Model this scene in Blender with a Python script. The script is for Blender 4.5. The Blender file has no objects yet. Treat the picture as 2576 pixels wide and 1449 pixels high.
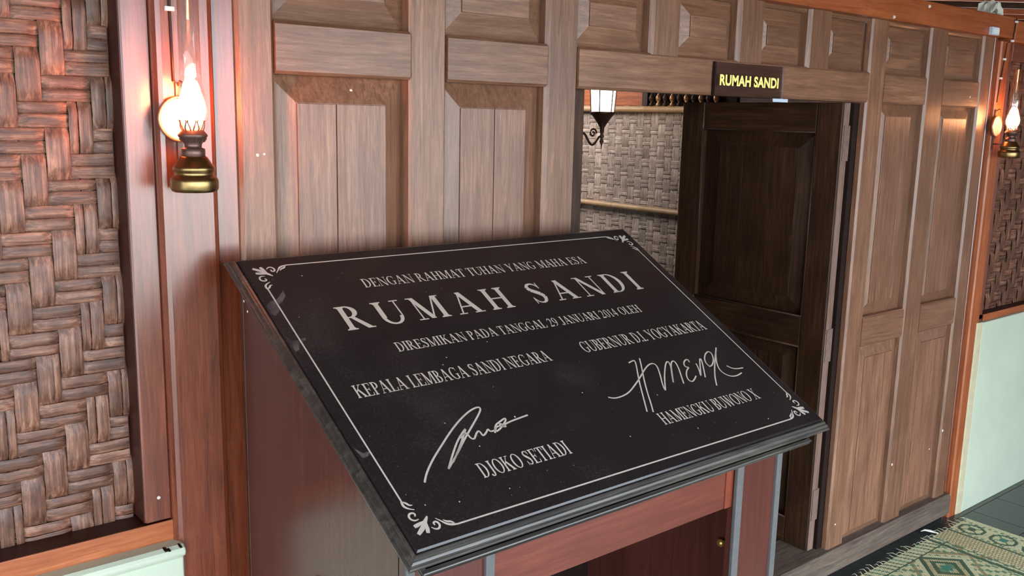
import bpy, math, random
from mathutils import Vector, Matrix
PI = math.pi
random.seed(7)
scene = bpy.context.scene
C = scene.collection

# ------------------------------------------------------------------ camera, sky, lights, exposure
CAMY, CAMZ = -1.75, 1.68525
F_PX = 2336.716
cam_d = bpy.data.cameras.new('camera')
cam = bpy.data.objects.new('camera', cam_d)
C.objects.link(cam)
Rr = Vector((0.77644426, -0.62981251, 0.02169133))
Ru = Vector((0.0976234, 0.15421432, 0.98320273))
Rf = Vector((0.62257849, 0.76128454, -0.18122327))
M = Matrix((( Rr.x, Ru.x, -Rf.x), (Rr.y, Ru.y, -Rf.y), (Rr.z, Ru.z, -Rf.z))).to_4x4()
M.translation = Vector((0, CAMY, CAMZ))
cam.matrix_world = M
cam_d.sensor_width = 36.0
cam_d.lens = F_PX / 2576 * 36.0
cam_d.clip_start = 0.02
scene.camera = cam

W = bpy.data.worlds.new('daylight')
scene.world = W
W.use_nodes = True
wn = W.node_tree
bg = wn.nodes['Background']
bg.inputs[0].default_value = (0.80, 0.90, 1.0, 1)
bg.inputs[1].default_value = 9.0

vs = scene.view_settings
vs.view_transform = 'Standard'
vs.look = 'None'
vs.exposure = 0.0
vs.gamma = 1.0
vs.use_curve_mapping = False
scene.cycles.use_denoising = True
scene.cycles.max_bounces = 8
scene.cycles.sample_clamp_indirect = 8.0


sun_d = bpy.data.lights.new('sun', 'SUN'); sun_d.energy = 7.0; sun_d.angle = 0.01; sun_d.color = (1.0, 0.97, 0.92)
sun = bpy.data.objects.new('sun', sun_d); C.objects.link(sun)
sun.rotation_euler = (math.radians(-22), math.radians(8), 0)


def area(name, loc, rot, sx, sy, power, col):
    l = bpy.data.lights.new(name, 'AREA')
    l.shape = 'RECTANGLE'; l.size = sx; l.size_y = sy; l.energy = power; l.color = col
    o = bpy.data.objects.new(name, l); C.objects.link(o)
    o.location = loc; o.rotation_euler = rot
    return o


area('inner_room_fill', (2.55, 2.3, 2.3), (math.radians(18), math.radians(-45), 0), 0.5, 0.9, 38, (1.0, 0.95, 0.93))  # added overhead light with no modelled source, brightens the inner bamboo wall


# ------------------------------------------------------------------ materials
def srgb(r, g, b):
    def f(c):
        c /= 255.0
        return c / 12.92 if c <= 0.04045 else ((c + 0.055) / 1.055) ** 2.4
    return (f(r), f(g), f(b), 1.0)


def new_mat(name):
    m = bpy.data.materials.new(name)
    m.use_nodes = True
    nt = m.node_tree
    return m, nt, nt.nodes['Principled BSDF']


def coords(nt, scale, rnd=True):
    tc = nt.nodes.new('ShaderNodeTexCoord')
    mp = nt.nodes.new('ShaderNodeMapping')
    mp.inputs['Scale'].default_value = scale
    nt.links.new(tc.outputs['Object'], mp.inputs['Vector'])
    if rnd:
        oi = nt.nodes.new('ShaderNodeObjectInfo')
        mu = nt.nodes.new('ShaderNodeMath'); mu.operation = 'MULTIPLY'; mu.inputs[1].default_value = 37.0
        nt.links.new(oi.outputs['Random'], mu.inputs[0])
        nt.links.new(mu.outputs[0], mp.inputs['Location'])
    return mp.outputs['Vector']


def noise(nt, vec, scale, detail=5, rough=0.6, dist=0.0):
    n = nt.nodes.new('ShaderNodeTexNoise')
    n.inputs['Scale'].default_value = scale
    n.inputs['Detail'].default_value = detail
    n.inputs['Roughness'].default_value = rough
    n.inputs['Distortion'].default_value = dist
    nt.links.new(vec, n.inputs['Vector'])
    return n.outputs['Fac']


def ramp(nt, fac, stops):
    r = nt.nodes.new('ShaderNodeValToRGB')
    el = r.color_ramp.elements
    el[0].position, el[0].color = stops[0]
    el[1].position, el[1].color = stops[-1]
    for p, c in stops[1:-1]:
        e = el.new(p); e.color = c
    nt.links.new(fac, r.inputs['Fac'])
    return r.outputs['Color']


def mix(nt, fac, a, b, mode='MIX'):
    n = nt.nodes.new('ShaderNodeMix'); n.data_type = 'RGBA'; n.blend_type = mode
    for k, v in ((0, fac), (6, a), (7, b)):
        if isinstance(v, (int, float)) or isinstance(v, tuple):
            n.inputs[k].default_value = v
        else:
            nt.links.new(v, n.inputs[k])
    return n.outputs[2]


def g(v):
    return (v, v, v, 1)


GR = {'x': (1.6, 30, 30), 'z': (30, 30, 1.6), 'y': (30, 1.6, 30)}


def wood(name, dark, mid, light, grain='z', rough=(0.35, 0.6), bump=0.25, blotch=0.5, spec=0.5, vary=0.25, fine=1.0):
    m, nt, b = new_mat(name)
    v = coords(nt, tuple(s * fine for s in GR[grain]))
    v2 = coords(nt, (1, 1, 1))
    g1 = noise(nt, v, 3.2, 8, 0.72, 0.6)
    g2 = noise(nt, v, 14.0, 4, 0.7)
    big = noise(nt, v2, 4.5, 4, 0.6, 0.4)
    c = ramp(nt, g1, [(0.30, dark), (0.50, mid), (0.72, light)])
    c = mix(nt, ramp(nt, g2, [(0.35, g(0.35)), (0.6, g(0))]), c, tuple(x * 0.5 for x in dark[:3]) + (1,))
    c = mix(nt, ramp(nt, big, [(0.35, g(blotch)), (0.65, g(0))]), c, tuple(x * 0.75 for x in dark[:3]) + (1,))
    oi = nt.nodes.new('ShaderNodeObjectInfo')
    mr = nt.nodes.new('ShaderNodeMapRange')
    mr.inputs[3].default_value = 1 - vary; mr.inputs[4].default_value = 1 + vary
    nt.links.new(oi.outputs['Random'], mr.inputs[0])
    hs = nt.nodes.new('ShaderNodeHueSaturation')
    nt.links.new(mr.outputs[0], hs.inputs['Value']); nt.links.new(c, hs.inputs['Color'])
    nt.links.new(hs.outputs[0], b.inputs['Base Color'])
    rr = nt.nodes.new('ShaderNodeMapRange')
    rr.inputs[3].default_value = rough[0]; rr.inputs[4].default_value = rough[1]
    nt.links.new(big, rr.inputs[0]); nt.links.new(rr.outputs[0], b.inputs['Roughness'])
    b.inputs['Specular IOR Level'].default_value = spec
    bp = nt.nodes.new('ShaderNodeBump'); bp.inputs['Strength'].default_value = bump; bp.inputs['Distance'].default_value = 0.002
    nt.links.new(g1, bp.inputs['Height']); nt.links.new(bp.outputs[0], b.inputs['Normal'])
    return m


def plain(name, col, rough=0.5, metal=0.0, spec=0.5, var=0.0, bump=0.0, scale=20):
    m, nt, b = new_mat(name)
    b.inputs['Roughness'].default_value = rough
    b.inputs['Metallic'].default_value = metal
    b.inputs['Specular IOR Level'].default_value = spec
    if var:
        v = coords(nt, (1, 1, 1))
        n = noise(nt, v, scale, 5, 0.65)
        nt.links.new(ramp(nt, n, [(0.3, tuple(x * (1 - var) for x in col[:3]) + (1,)), (0.7, tuple(min(1, x * (1 + var)) for x in col[:3]) + (1,))]), b.inputs['Base Color'])
        if bump:
            bp = nt.nodes.new('ShaderNodeBump'); bp.inputs['Strength'].default_value = bump; bp.inputs['Distance'].default_value = 0.003
            nt.links.new(n, bp.inputs['Height']); nt.links.new(bp.outputs[0], b.inputs['Normal'])
    else:
        b.inputs['Base Color'].default_value = col
    return m


def emit(name, col, s):
    m, nt, b = new_mat(name)
    b.inputs['Base Color'].default_value = (0, 0, 0, 1)
    b.inputs['Emission Color'].default_value = col
    b.inputs['Emission Strength'].default_value = s
    return m


def clear_glass(name, tint=(1, 1, 1, 1), gloss=0.12, rough=0.02):
    m, nt, b = new_mat(name)
    out = nt.nodes['Material Output']
    t = nt.nodes.new('ShaderNodeBsdfTransparent'); t.inputs[0].default_value = tint
    gl = nt.nodes.new('ShaderNodeBsdfGlossy'); gl.inputs['Roughness'].default_value = rough
    fr = nt.nodes.new('ShaderNodeLayerWeight'); fr.inputs[0].default_value = 0.5
    pw = nt.nodes.new('ShaderNodeMath'); pw.operation = 'POWER'; pw.inputs[1].default_value = 4.0
    nt.links.new(fr.outputs['Facing'], pw.inputs[0])
    ad = nt.nodes.new('ShaderNodeMath'); ad.operation = 'MULTIPLY_ADD'; ad.inputs[1].default_value = 0.45; ad.inputs[2].default_value = gloss; ad.use_clamp = True
    nt.links.new(pw.outputs[0], ad.inputs[0])
    mx = nt.nodes.new('ShaderNodeMixShader')
    nt.links.new(ad.outputs[0], mx.inputs[0]); nt.links.new(t.outputs[0], mx.inputs[1]); nt.links.new(gl.outputs[0], mx.inputs[2])
    nt.links.new(mx.outputs[0], out.inputs['Surface'])
    return m


T_D, T_M, T_L = srgb(98, 66, 50), srgb(133, 95, 73), srgb(165, 124, 98)
teak = {a: wood('weathered_teak_' + a, T_D, T_M, T_L, a, (0.28, 0.42), 0.3, 0.35, 0.6, 0.10) for a in 'xz'}
tk2 = wood('weathered_teak_board', srgb(98, 66, 50), srgb(142, 100, 78), srgb(174, 132, 106), 'z', (0.28, 0.42), 0.35, 0.35, 0.6, 0.10)
red_shade = {a: wood('reddish_shaded_varnish_' + a, srgb(82, 36, 20), srgb(124, 60, 36), srgb(150, 80, 50), a, (0.22, 0.32), 0.12, 0.3, 0.8, 0.08, 0.7) for a in 'xz'}  # darker copy of the orange varnish, with shade put into the colour
for _m in red_shade.values():
    _b = _m.node_tree.nodes['Principled BSDF']
    _b.inputs['Coat Weight'].default_value = 0.45
    _b.inputs['Coat Roughness'].default_value = 0.22
orange = {a: wood('orange_varnished_' + a, srgb(132, 66, 34), srgb(172, 94, 54), srgb(194, 118, 74), a, (0.32, 0.45), 0.12, 0.3, 0.5, 0.06, 0.7) for a in 'xyz'}
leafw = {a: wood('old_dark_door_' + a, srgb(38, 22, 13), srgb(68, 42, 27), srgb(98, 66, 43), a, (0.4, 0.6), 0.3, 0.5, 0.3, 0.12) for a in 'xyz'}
dustwood = wood('dusty_sill_wood', srgb(70, 58, 50), srgb(106, 92, 82), srgb(134, 118, 106), 'x', (0.6, 0.8), 0.3, 0.3, 0.3, 0.05)
edgew = wood('pale_leaf_edge', srgb(100, 74, 64), srgb(136, 108, 96), srgb(158, 130, 118), 'z', (0.5, 0.7), 0.4, 0.3, 0.4, 0.05)
lect = {a: wood('maroon_lectern_' + a, srgb(78, 40, 34), srgb(86, 45, 38), srgb(94, 51, 44), a, (0.26, 0.28), 0.0, 0.12, 0.5, 0.03, 0.2) for a in 'xz'}
lectb = wood('brown_lectern_apron', srgb(88, 40, 30), srgb(108, 53, 40), srgb(130, 69, 53), 'x', (0.3, 0.4), 0.08, 0.4, 0.5, 0.05, 0.5)
blackw = wood('black_lacquer_edge', srgb(34, 31, 30), srgb(62, 58, 54), srgb(98, 94, 88), 'x', (0.22, 0.42), 0.15, 0.3, 0.6, 0.05)
greyst = plain('grey_dusty_beading', srgb(88, 88, 88), 0.55, 0, 0.4, 0.12, 0.2, 60)
redline = plain('bare_orange_edge', srgb(112, 48, 26), 0.5, 0, 0.4, 0.2, 0, 30)
dark_in = plain('dark_shade_and_chip', srgb(34, 20, 16), 0.8, 0, 0.2, 0.2, 0, 12)  # dark fill for shade in gaps and recesses, also for plaster chips
jambm = wood('dark_jamb', srgb(40, 16, 10), srgb(66, 28, 18), srgb(84, 40, 26), 'z', (0.4, 0.5), 0.1, 0.3, 0.3, 0.05)
plaster = plain('mint_plaster', srgb(192, 203, 182), 0.55, 0, 0.3, 0.05, 0.15, 6)
cream = plain('cream_bare_plaster', srgb(190, 180, 150), 0.7, 0, 0.3, 0.12, 0.2, 30)
brass = plain('aged_brass', srgb(150, 126, 84), 0.34, 1.0, 0.5, 0.25, 0.05, 40)
iron = plain('burner_metal', srgb(120, 92, 84), 0.45, 0.8, 0.5, 0.25, 0.1, 60)
mirror = plain('reflector_mirror', srgb(235, 215, 205), 0.42, 0.75)
ringm = plain('reflector_ring', srgb(200, 140, 110), 0.35, 0.7)
blackmetal = plain('bronzed_lantern_metal', srgb(62, 38, 28), 0.5, 0.4)
whitem = plain('white_plastic', srgb(225, 232, 235), 0.4)
bluish = plain('pale_blue_plastic', srgb(190, 205, 225), 0.4)
cablem = plain('black_cable', srgb(40, 20, 16), 0.5)
flame = emit('red_warm_bulb', (1.0, 0.24, 0.10, 1), 150.0)
flame2 = emit('amber_bulb', (1.0, 0.42, 0.18, 1), 75.0)
lanternlight = emit('lit_lantern_panes', (1.0, 0.80, 0.55, 1), 9.0)
chimney = clear_glass('clear_lamp_glass', (1, 0.97, 0.95, 1), 0.15)
letter = plain('engraved_silver_letters', srgb(176, 170, 160), 0.6, 0, 0.4, 0.10, 0.0, 50)
yellow = plain('yellow_letters', srgb(250, 236, 140), 0.5)
seam = plain('white_speck', srgb(215, 205, 195), 0.6)


def granite():
    m, nt, b = new_mat('black_granite')
    v = coords(nt, (1, 1, 1), False)
    n = noise(nt, v, 260, 3, 0.6)
    c = ramp(nt, n, [(0.3, srgb(26, 22, 23)), (0.75, srgb(42, 37, 38))])
    d = noise(nt, v, 5.0, 4, 0.55, 0.3)
    c = mix(nt, ramp(nt, d, [(0.52, g(0)), (0.85, g(0.22))]), c, srgb(84, 78, 78))
    nt.links.new(c, b.inputs['Base Color'])
    nt.links.new(ramp(nt, d, [(0.4, g(0.17)), (0.8, g(0.26))]), b.inputs['Roughness'])
    b.inputs['Specular IOR Level'].default_value = 0.45
    return m


def bamboo(name, dark, mid, light, grain, rough=0.42):
    m, nt, b = new_mat(name)
    sc = {'z': (60, 60, 3), 'x': (3, 60, 60), 'y': (60, 3, 60)}[grain]
    v = coords(nt, sc); v2 = coords(nt, (1, 1, 1))
    g1 = noise(nt, v, 2.4, 6, 0.7, 0.3)
    bl = noise(nt, v2, 16, 4, 0.65)
    c = ramp(nt, g1, [(0.34, dark), (0.5, mid), (0.68, light)])
    c = mix(nt, ramp(nt, bl, [(0.4, g(0.5)), (0.6, g(0))]), c, tuple(x * 0.6 for x in dark[:3]) + (1,))
    oi = nt.nodes.new('ShaderNodeObjectInfo'); mr = nt.nodes.new('ShaderNodeMapRange')
    mr.inputs[3].default_value = 0.75; mr.inputs[4].default_value = 1.25
    nt.links.new(oi.outputs['Random'], mr.inputs[0])
    hs = nt.nodes.new('ShaderNodeHueSaturation')
    nt.links.new(mr.outputs[0], hs.inputs['Value']); nt.links.new(c, hs.inputs['Color'])
    nt.links.new(hs.outputs[0], b.inputs['Base Color'])
    b.inputs['Roughness'].default_value = rough
    bp = nt.nodes.new('ShaderNodeBump'); bp.inputs['Strength'].default_value = 0.6; bp.inputs['Distance'].default_value = 0.0015
    nt.links.new(g1, bp.inputs['Height']); nt.links.new(bp.outputs[0], b.inputs['Normal'])
    return m


bam = {a: bamboo('brown_bamboo_' + a, srgb(62, 36, 26), srgb(116, 76, 58), srgb(166, 124, 102), a) for a in 'xz'}
bamg = {a: bamboo('grey_bamboo_' + a, srgb(128, 106, 92), srgb(170, 150, 136), srgb(204, 190, 176), a, 0.6) for a in 'yz'}
pole = plain('bamboo_pole', srgb(176, 142, 104), 0.5, 0, 0.4, 0.15, 0.1, 30)


# ------------------------------------------------------------------ mesh helpers
class MB:
    def __init__(s):
        s.v = []; s.f = []

    def add(s, vs_, fs_):
        n = len(s.v)
        s.v += [tuple(p) for p in vs_]
        s.f += [tuple(i + n for i in f) for f in fs_]
        return s

    def box(s, x0, x1, y0, y1, z0, z1):
        return s.add([(x0, y0, z0), (x1, y0, z0), (x1, y1, z0), (x0, y1, z0), (x0, y0, z1), (x1, y0, z1), (x1, y1, z1), (x0, y1, z1)],
                     [(0, 3, 2, 1), (4, 5, 6, 7), (0, 1, 5, 4), (1, 2, 6, 5), (2, 3, 7, 6), (3, 0, 4, 7)])

    def prism(s, poly, ax, a0, a1):
        """poly: points in the two other axes, extruded along ax."""
        n = len(poly)
        def P(p, t):
            return {'x': (t, p[0], p[1]), 'y': (p[0], t, p[1]), 'z': (p[0], p[1], t)}[ax]
        vs_ = [P(p, a0) for p in poly] + [P(p, a1) for p in poly]
        fs_ = [tuple(range(n))[::-1], tuple(range(n, 2 * n))] + [(i, (i + 1) % n, (i + 1) % n + n, i + n) for i in range(n)]
        return s.add(vs_, fs_)

    def lathe(s, prof, cx=0, cy=0, cz=0, n=28, ax='z'):
        m = len(prof); vs_ = []
        for r, z in prof:
            for k in range(n):
                a = 2 * PI * k / n
                if ax == 'z': vs_.append((cx + r * math.cos(a), cy + r * math.sin(a), cz + z))
                elif ax == 'y': vs_.append((cx + r * math.cos(a), cy + z, cz + r * math.sin(a)))
                else: vs_.append((cx + z, cy + r * math.cos(a), cz + r * math.sin(a)))
        fs_ = [(j * n + k, j * n + (k + 1) % n, (j + 1) * n + (k + 1) % n, (j + 1) * n + k) for j in range(m - 1) for k in range(n)]
        return s.add(vs_, fs_)

    def tube(s, pts, r, n=8):
        pts = [Vector(p) for p in pts]; vs_ = []
        rs = r if isinstance(r, (list, tuple)) else [r] * len(pts)
        for i, p in enumerate(pts):
            t = (pts[min(i + 1, len(pts) - 1)] - pts[max(i - 1, 0)]).normalized()
            a = Vector((0, 0, 1)) if abs(t.z) < 0.9 else Vector((1, 0, 0))
            u = t.cross(a).normalized(); w = t.cross(u)
            for k in range(n):
                q = p + (u * math.cos(2 * PI * k / n) + w * math.sin(2 * PI * k / n)) * rs[i]
                vs_.append(q)
        fs_ = [(j * n + k, j * n + (k + 1) % n, (j + 1) * n + (k + 1) % n, (j + 1) * n + k) for j in range(len(pts) - 1) for k in range(n)]
        fs_ += [tuple(range(n))[::-1], tuple(range((len(pts) - 1) * n, len(pts) * n))]
        return s.add(vs_, fs_)


def origin(o):
    v = Vector((0, 0, 0))
    while o:
        v += o.location; o = o.parent
    return v


def obj(name, mb, mat, parent=None, smooth=False, bevel=0.0, loc=None, label=None):
    me = bpy.data.meshes.new(name)
    base = origin(parent)
    off = base + (Vector(loc) if loc else Vector((0, 0, 0)))
    me.from_pydata([tuple(Vector(p) - off) for p in mb.v], [], mb.f)
    me.materials.append(mat)
    me.validate()
    if smooth:
        me.polygons.foreach_set('use_smooth', [True] * len(me.polygons))
    me.update()
    o = bpy.data.objects.new(name, me); C.objects.link(o)
    if loc: o.location = loc
    if parent: o.parent = parent
    if bevel:
        b = o.modifiers.new('b', 'BEVEL'); b.width = bevel; b.segments = 2; b.limit_method = 'ANGLE'; b.angle_limit = math.radians(40)
    if label: o['label'] = label
    return o


def empty(name, loc=(0, 0, 0), kind=None, label=None, cat=None, group=None, parent=None):
    o = bpy.data.objects.new(name, None); C.objects.link(o)
    o.location = loc
    o.empty_display_size = 0.05
    if parent: o.parent = parent
    if kind: o['kind'] = kind
    if label: o['label'] = label
    if cat: o['category'] = cat
    if group: o['group'] = group
    return o


def tag(o, label, cat, group=None):
    o['label'] = label; o['category'] = cat
    if group: o['group'] = group
    return o


def B(*a):
    return MB().box(*a)


# ------------------------------------------------------------------ panelled wall (front face of the stiles is y = 0)
wall = empty('wall_back', (2.3, 0, 0), 'structure')
TH = 0.055


def stile(x0, x1, z0, z1, y=0.0, ch=0.008, mat=None, parent=None, name='stile', th=TH, lch=None):
    l = lch if lch is not None else ch
    poly = [(x0, y + th), (x0, y + l), (x0 + l, y), (x1 - ch, y), (x1, y + ch), (x1, y + th)]
    return obj(name, MB().prism(poly, 'z', z0, z1), mat or teak['z'], parent or wall)


def rail(x0, x1, z0, z1, y=0.0, ch=0.006, mat=None, parent=None, name='rail', th=TH):
    poly = [(y + th, z0), (y + ch, z0), (y, z0 + ch), (y, z1 - ch), (y + ch, z1), (y + th, z1)]
    return obj(name, MB().prism(poly, 'x', x0, x1), mat or teak['x'], parent or wall)


def panel(x0, x1, z0, z1, fx0, fx1, fz0, fz1, depth=0.03, yf=0.008, split=(), parent=None, mats=None, horiz=False, thick=0.012):
    """raised panel: sloping border around a raised field made of planks"""
    parent = parent or wall
    border, field = mats or (teak['z'], tk2)
    m = MB()
    e = 0.004
    o = [(x0 - e, depth, z0 - e), (x1 + e, depth, z0 - e), (x1 + e, depth, z1 + e), (x0 - e, depth, z1 + e)]
    i = [(fx0, yf + 0.004, fz0), (fx1, yf + 0.004, fz0), (fx1, yf + 0.004, fz1), (fx0, yf + 0.004, fz1)]
    bk = [(p[0], depth + thick, p[2]) for p in o]
    m.add(o + i + bk, [(0, 1, 5, 4), (1, 2, 6, 5), (2, 3, 7, 6), (3, 0, 4, 7), (8, 11, 10, 9), (0, 8, 9, 1), (1, 9, 10, 2), (2, 10, 11, 3), (3, 11, 8, 0), (4, 5, 6, 7)])
    p = obj('panel', m, border, parent)
    xs = [fx0] + list(split) + [fx1]
    for a, b in zip(xs, xs[1:]):
        q = 0.0010
        obj('plank', B(a + q, b - q, yf, yf + 0.006, fz0 + q, fz1 - q), field, p, bevel=0.0012)
    return p


ZR0, ZR1 = 1.759, 1.861      # the long rail (and door lintel)
ZB = 2.036                   # underside of the top beam
ZM0, ZM1 = 0.882, 0.995      # middle rails
ZS = 0.118                   # top of the ground sill
# stiles, in full height
stile(0.738, 0.818, ZS, ZB)
stile(1.131, 1.230, ZS, ZB, lch=0.006)
stile(1.525, 1.630, ZS, ZB, lch=0.010)
stile(2.977, 3.085, ZS, ZB, lch=0.007, th=0.024)
stile(3.376, 3.505, ZS, ZB, lch=0.008)
stile(3.790, 3.880, ZS, ZB, lch=0.008)
# short mullions of the top row over the door
for a, b in ((1.887, 2.004), (2.255, 2.375), (2.607, 2.729)):
    stile(a, b, ZR1 - 0.004, ZB, name='mullion', lch=0.011, y=-0.004)
# rails
for a, b in ((0.818, 1.131), (1.230, 1.525), (1.630, 2.977), (3.085, 3.376), (3.505, 3.790)):
    rail(a, b, ZR0, ZR1, y=-0.003 if a < 3 else 0.002)
    rail(a, b, ZB - 0.012, ZB + 0.03, y=0.012)
for a, b in ((0.818, 1.131), (1.230, 1.525), (3.085, 3.376), (3.505, 3.790)):
    rail(a, b, ZM0, ZM1, y=0.001)
# top-row panels
ZT = ZB - 0.012
for a, b, d, bl, br in ((0.818, 1.131, 0.036, 0.046, 0.056), (1.230, 1.525, 0.032, 0.046, 0.05), (1.630, 1.887, 0.032, 0.043, 0.045), (2.004, 2.255, 0.032, 0.054, 0.038),
                (2.375, 2.607, 0.032, 0.034, 0.038), (2.729, 2.977, 0.032, 0.036, 0.042), (3.085, 3.376, 0.03, 0.034, 0.046), (3.505, 3.790, 0.03, 0.034, 0.05)):
    panel(a, b, ZR1, ZT, a + bl, b - br, ZR1 + 0.053, ZT - 0.050, d, mats=(teak['x'], teak['x']), yf=0.010)
# main panels
panel(0.818, 1.131, ZM1, ZR0, 0.866, 1.076, ZM1 + 0.05, 1.704, 0.040, 0.008, (0.956,))
panel(1.230, 1.525, ZM1, ZR0, 1.274, 1.470, ZM1 + 0.05, 1.704, 0.034, 0.008, (1.374,))
panel(3.085, 3.376, ZM1, ZR0, 3.124, 3.300, ZM1 + 0.048, 1.717, 0.030, 0.008, (3.26,))
panel(3.505, 3.790, ZM1, ZR0, 3.540, 3.728, ZM1 + 0.04, 1.715, 0.030, 0.008)
# lower panels
panel(0.818, 1.131, ZS, ZM0, 0.866, 1.076, ZS + 0.05, ZM0 - 0.05, 0.036, 0.008, (0.956,))
panel(1.230, 1.525, ZS, ZM0, 1.274, 1.470, ZS + 0.05, ZM0 - 0.05, 0.032, 0.008, (1.374,))
panel(3.085, 3.376, ZS, ZM0, 3.136, 3.330, ZS + 0.03, 0.836, 0.026, 0.008, (3.236,))
panel(3.505, 3.790, ZS, ZM0, 3.556, 3.745, ZS + 0.03, 0.836, 0.026, 0.008, (3.665,))
# pale chips and nail heads on the wood
for x, z, r in ((0.776, 1.60, 0.004), (0.790, 1.602, 0.003), (1.00, 1.732, 0.004), (3.40, 0.36, 0.006), (3.80, 0.42, 0.006), (3.72, 1.80, 0.004), (3.02, 0.21, 0.004), (3.70, 0.36, 0.003)):
    yy = 0.0 if not (0.82 < x < 1.13) else 0.026
    obj('paint_chip', MB().lathe([(0.0003, -0.0015), (r * 0.8, -0.001), (r, 0.001)], x, yy, z, 8, 'y'), seam, wall)
# sill
sill = empty('trim_1', (2.3, -0.02, 0), 'structure')
obj('sill_beam', MB().prism([(-0.016, 0.026), (-0.022, 0.032), (-0.022, 0.108), (-0.012, ZS), (0.16, ZS), (0.16, 0.026)], 'x', 0.70, 3.895), dustwood, sill)
obj('sill_base_shade', B(0.70, 3.895, 0.006, 0.16, 0.0, 0.026), dark_in, sill)  # dark strip standing for the shade under the sill

# top beam (two lengths meeting over the right post)
beam1 = empty('trim_2', (2.0, 0, ZB), 'structure')
obj('beam', B(-1.6, 3.972, -0.030, 0.10, ZB, 2.118), orange['x'], beam1, bevel=0.004)
beam2 = empty('trim_3', (4.8, 0, ZB), 'structure')
obj('beam', B(3.976, 6.2, -0.034, 0.10, ZB - 0.012, 2.108), orange['x'], beam2, bevel=0.004)
for x, z in ((2.62, 2.07), (3.28, 2.10), (3.05, 2.045)):
    obj('nail_head', MB().lathe([(0.0005, -0.004), (0.004, -0.003), (0.006, 0.001)], x, -0.031, z, 10, 'y'), seam, beam1)

# left post: strip, post, strip
lp = empty('trim_4', (0.63, 0, 0), 'structure')
stile(0.526, 0.577, 0.893, ZB, 0.0, 0.003, red_shade['z'], lp, 'post_strip')
obj('post', MB().prism([(0.576, 0.06), (0.576, -0.010), (0.582, -0.019), (0.590, -0.021), (0.676, -0.021), (0.684, -0.018), (0.687, -0.010), (0.687, 0.06)], 'z', 0, ZB), red_shade['z'], lp)
stile(0.689, 0.737, 0.0, ZB, 0.002, 0.004, red_shade['z'], lp, 'post_strip')
obj('jamb_board', B(0.524, 0.530, 0.004, 0.075, 0.893, ZB), jambm, lp)
obj('nail_head', MB().lathe([(0.0005, -0.002), (0.003, -0.0015), (0.004, 0.001)], 0.553, 0.0, 0.940, 10, 'y'), seam, lp)
# right post
rp = empty('trim_5', (3.96, 0, 0), 'structure')
obj('post', MB().prism([(3.918, 0.06), (3.918, -0.006), (3.924, -0.012), (3.992, -0.012), (4.0, -0.006), (4.0, 0.06)], 'z', 0, ZB - 0.012), orange['z'], rp)
stile(3.896, 3.919, 0.0, ZB, 0.006, 0.003, red_shade['z'], rp, 'post_strip')
stile(4.0, 4.05, 0.867, ZB - 0.012, 0.0, 0.004, red_shade['z'], rp, 'post_strip')


# ------------------------------------------------------------------ woven bamboo bays
def wave(i, k):
    return ((i + k) % 4) in (0, 1)


UX, UZ = 0.0405, 0.0457


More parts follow.
